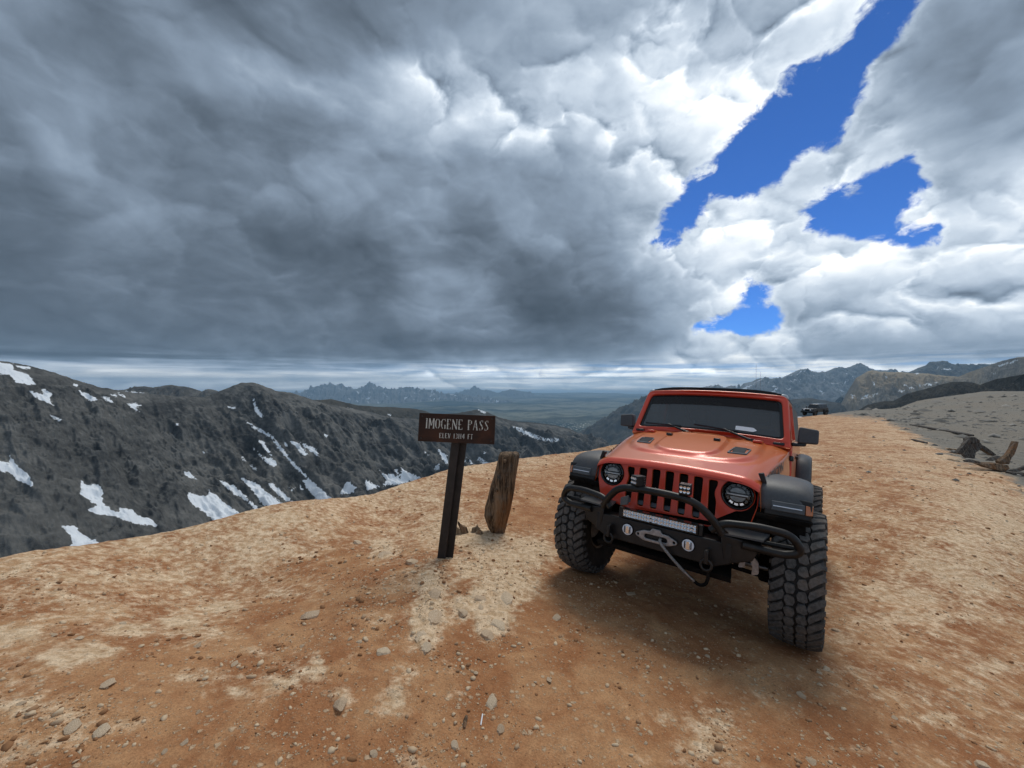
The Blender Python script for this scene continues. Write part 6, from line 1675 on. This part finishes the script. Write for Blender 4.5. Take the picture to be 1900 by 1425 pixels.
slab('timber_beam', [(1315,620),(1370,640),(1450,695),(1535,762),(1490,778),(1400,720),(1325,675)], dT + .45, .2, .16, 'dark sloping beam running down right from the leaning board top')
slab('timber_plank', [(1385,838),(1470,790),(1560,770),(1610,790),(1590,815),(1480,845)], dT - .05, .8, .05, 'grey plank lying between the board and the slanted post')
slab('slanted_post', [(1785,578),(1835,582),(1815,650),(1775,755),(1730,810),(1705,890),(1590,885),(1560,850),(1640,800),(1700,760),(1745,680)], dT - .15, .2, .13, 'brown rotten post standing at a slant at the right edge', M_wood)
slab('timber_log', [(1310,892),(1400,878),(1560,876),(1690,900),(1712,945),(1650,988),(1540,970),(1430,940)], dT - .45, .5, .24, 'brown log lying on the track edge below the slanted post', M_wood)
slab('timber_board', [(1690,968),(1770,955),(1840,940),(1905,905),(1960,900),(1960,950),(1850,985),(1760,992)], dT - .55, .6, .05, 'pale splintered board lying at the right edge')
slab('timber_log', [(1730,1000),(1800,1000),(1960,1010),(1960,1050),(1850,1045),(1760,1035)], dT - .8, .5, .18, 'dark broken wood at the very right edge of the track')
slab('timber_piece', [(1080,835),(1180,822),(1300,850),(1330,875),(1240,870),(1120,860)], dT - .30, .6, .06, 'flat pale grey wood piece lying at the foot of the leaning board')
timber('long_plank', [gp(1692, 789, .02), gp(1802, 812, .12)], .30, .12, 'long dark weathered plank lying on the grey scree left of the pile')
timber('short_plank', [gp(1690, 815, .0), gp(1718, 823, .03)], .16, .06, 'short dark strip of wood half buried at the track edge')
for px, py, w, h, lab in [(1778,850,34,16,'tan boulder half sunk left of the leaning timber board'),(1742,841,16,6,'flat dark stone at the track edge left of the boulder'),(1765,833,30,7,'dark flat slab behind the tan boulder'),(1700,775,14,5,'dark slab stone on the scree above the long plank'),(1698,762,10,5,'small dark rock on the hill where the track ends')]:
    put_rock('boulder', px, py, w, h, lab, sink=.4, mat=None if 'tan' in lab else M_slate, cat='rock')

# ================================================================ distant dark off-roader
SU = hit(1512, 771.0, 90); 
suv = thing('parked_suv', 'black boxy off-road SUV parked far away at the end of the track', 'car', SU, (0, 0, R(-66)))
M_suv = simple('black_car_paint', (0.012, 0.012, 0.013), 0.35, coat=.5); M_sglass = simple('dark_car_window', (0.02, 0.022, 0.025), 0.12)
MB().prism(round_poly([(-2.0,.62),(-1.95,1.12),(-.65,1.22),(2.1,1.24),(2.12,.60)], .06), -.80, .80, 'X').obj('body', M_suv, suv, bevel=.04)
MB().hexa([(-.74,-.70,1.20),(.74,-.70,1.20),(.74,2.05,1.24),(-.74,2.05,1.24)],[(-.62,-.25,1.84),(.62,-.25,1.84),(.64,1.98,1.86),(-.64,1.98,1.86)]).obj('cabin', M_suv, suv, bevel=.05)
MB().hexa([(-.66,-.68,1.25),(.66,-.68,1.25),(.66,-.66,1.25),(-.66,-.66,1.25)],[(-.56,-.30,1.78),(.56,-.30,1.78),(.56,-.27,1.78),(-.56,-.27,1.78)]).obj('windshield', M_sglass, suv)
for s in (-1, 1):
    for y0, y1 in ((-.42, .40), (.50, 1.22), (1.32, 1.92)):
        MB().hexa([(s*.745,y0,1.30),(s*.745,y1,1.30),(s*.665,y1,1.74),(s*.665,y0+.2*(y0<0),1.74)],[(s*.70,y0,1.30),(s*.70,y1,1.30),(s*.62,y1,1.74),(s*.62,y0+.2*(y0<0),1.74)]).obj('side_window', M_sglass, suv)
    for y in (-1.35, 1.40):
        w = link(bpy.data.objects.new('wheel', None), suv)
        MB().lathe([(s*.62-.12,.20),(s*.62-.13,.38),(s*.62-.10,.42),(s*.62+.13,.42),(s*.62+.16,.38),(s*.62+.15,.22)], 'X', (s*.12, y, .42), 24).obj('tyre', M_rubber, w, smooth=40)
        MB().lathe([(s*.76,.24),(s*.74,.1),(s*.75,.0001)], 'X', (s*.12, y, .42), 16).obj('rim', M_rim, w, smooth=40)
        MB().prism([(y-.55,.62),(y-.42,.98),(y+.42,.98),(y+.58,.62),(y+.50,.62),(y+.38,.90),(y-.38,.90),(y-.48,.62)], s*.78, s*.95, 'X').obj('fender', M_plastic, suv)
    MB().lathe([(-2.0,.0001),(-2.02,.09),(-1.94,.10)], 'Y', (s*.45,0,.98), 16).obj('headlight', M_lens, suv)
    MB().box(s*.90-.09, s*.90+.09, -.62, -.52, 1.22, 1.42).obj('mirror', M_suv, suv)
for i in range(7): MB().box((i-3)*.09-.022, (i-3)*.09+.022, -2.02, -1.97, .78, 1.05).obj('grille_slot', M_dark, suv)
MB().box(-.85, .85, -2.25, -2.0, .52, .70).obj('front_bumper', M_dark, suv, bevel=.03)
MB().box(-.80, .80, 2.10, 2.25, .52, .70).obj('rear_bumper', M_dark, suv, bevel=.03)
MB().lathe([(2.14,.15),(2.14,.38),(2.36,.40),(2.38,.2)], 'Y', (0,0,1.12), 24).obj('spare_wheel', M_rubber, suv)
# two thin masts behind the orange car
for px, ty, hgt, lab in [(1403, 676, 5.2, 'taller of two thin radio masts behind the orange car roof'), (1411, 690, 4.4, 'shorter of two thin radio masts behind the orange car roof')]:
    d = 50.0; base = wpt(px, 712, d); g_ = float(hg(base.x, base.y)); topz = -(ty - 712.5) / F * d
    o = MB().tube([(0, 0, -.3), (0, 0, topz - g_)], [.028, .012], 6).obj('radio_mast', M_alu, None, smooth=60); o.location = (base.x, base.y, g_); tag(o, lab, 'mast', 'thin masts on the pass')
# snow scraps by the far car
for px, py, w, lab in [(1487, 768.5, 14, 'thin snow scrap left of the far black SUV')]:
    q = hit(px, py, 90); v = []; n = 14
    for a in np.linspace(0, 2 * math.pi, n, endpoint=False): v.append((.55 * math.cos(a) * random.uniform(.7, 1.2), .9 * math.sin(a) * random.uniform(.7, 1.2), 0.03))
    v2 = [(x * .6, y * .6, .11) for x, y, z in v]; f = [(i, (i + 1) % n, n + (i + 1) % n, n + i) for i in range(n)] + [tuple(range(n, 2 * n))]
    o = mesh_obj('snow_patch', v + v2, f, simple('old_snow', (.8, .83, .87), .8), None, smooth=60); o.location = q; tag(o, lab, 'snow')
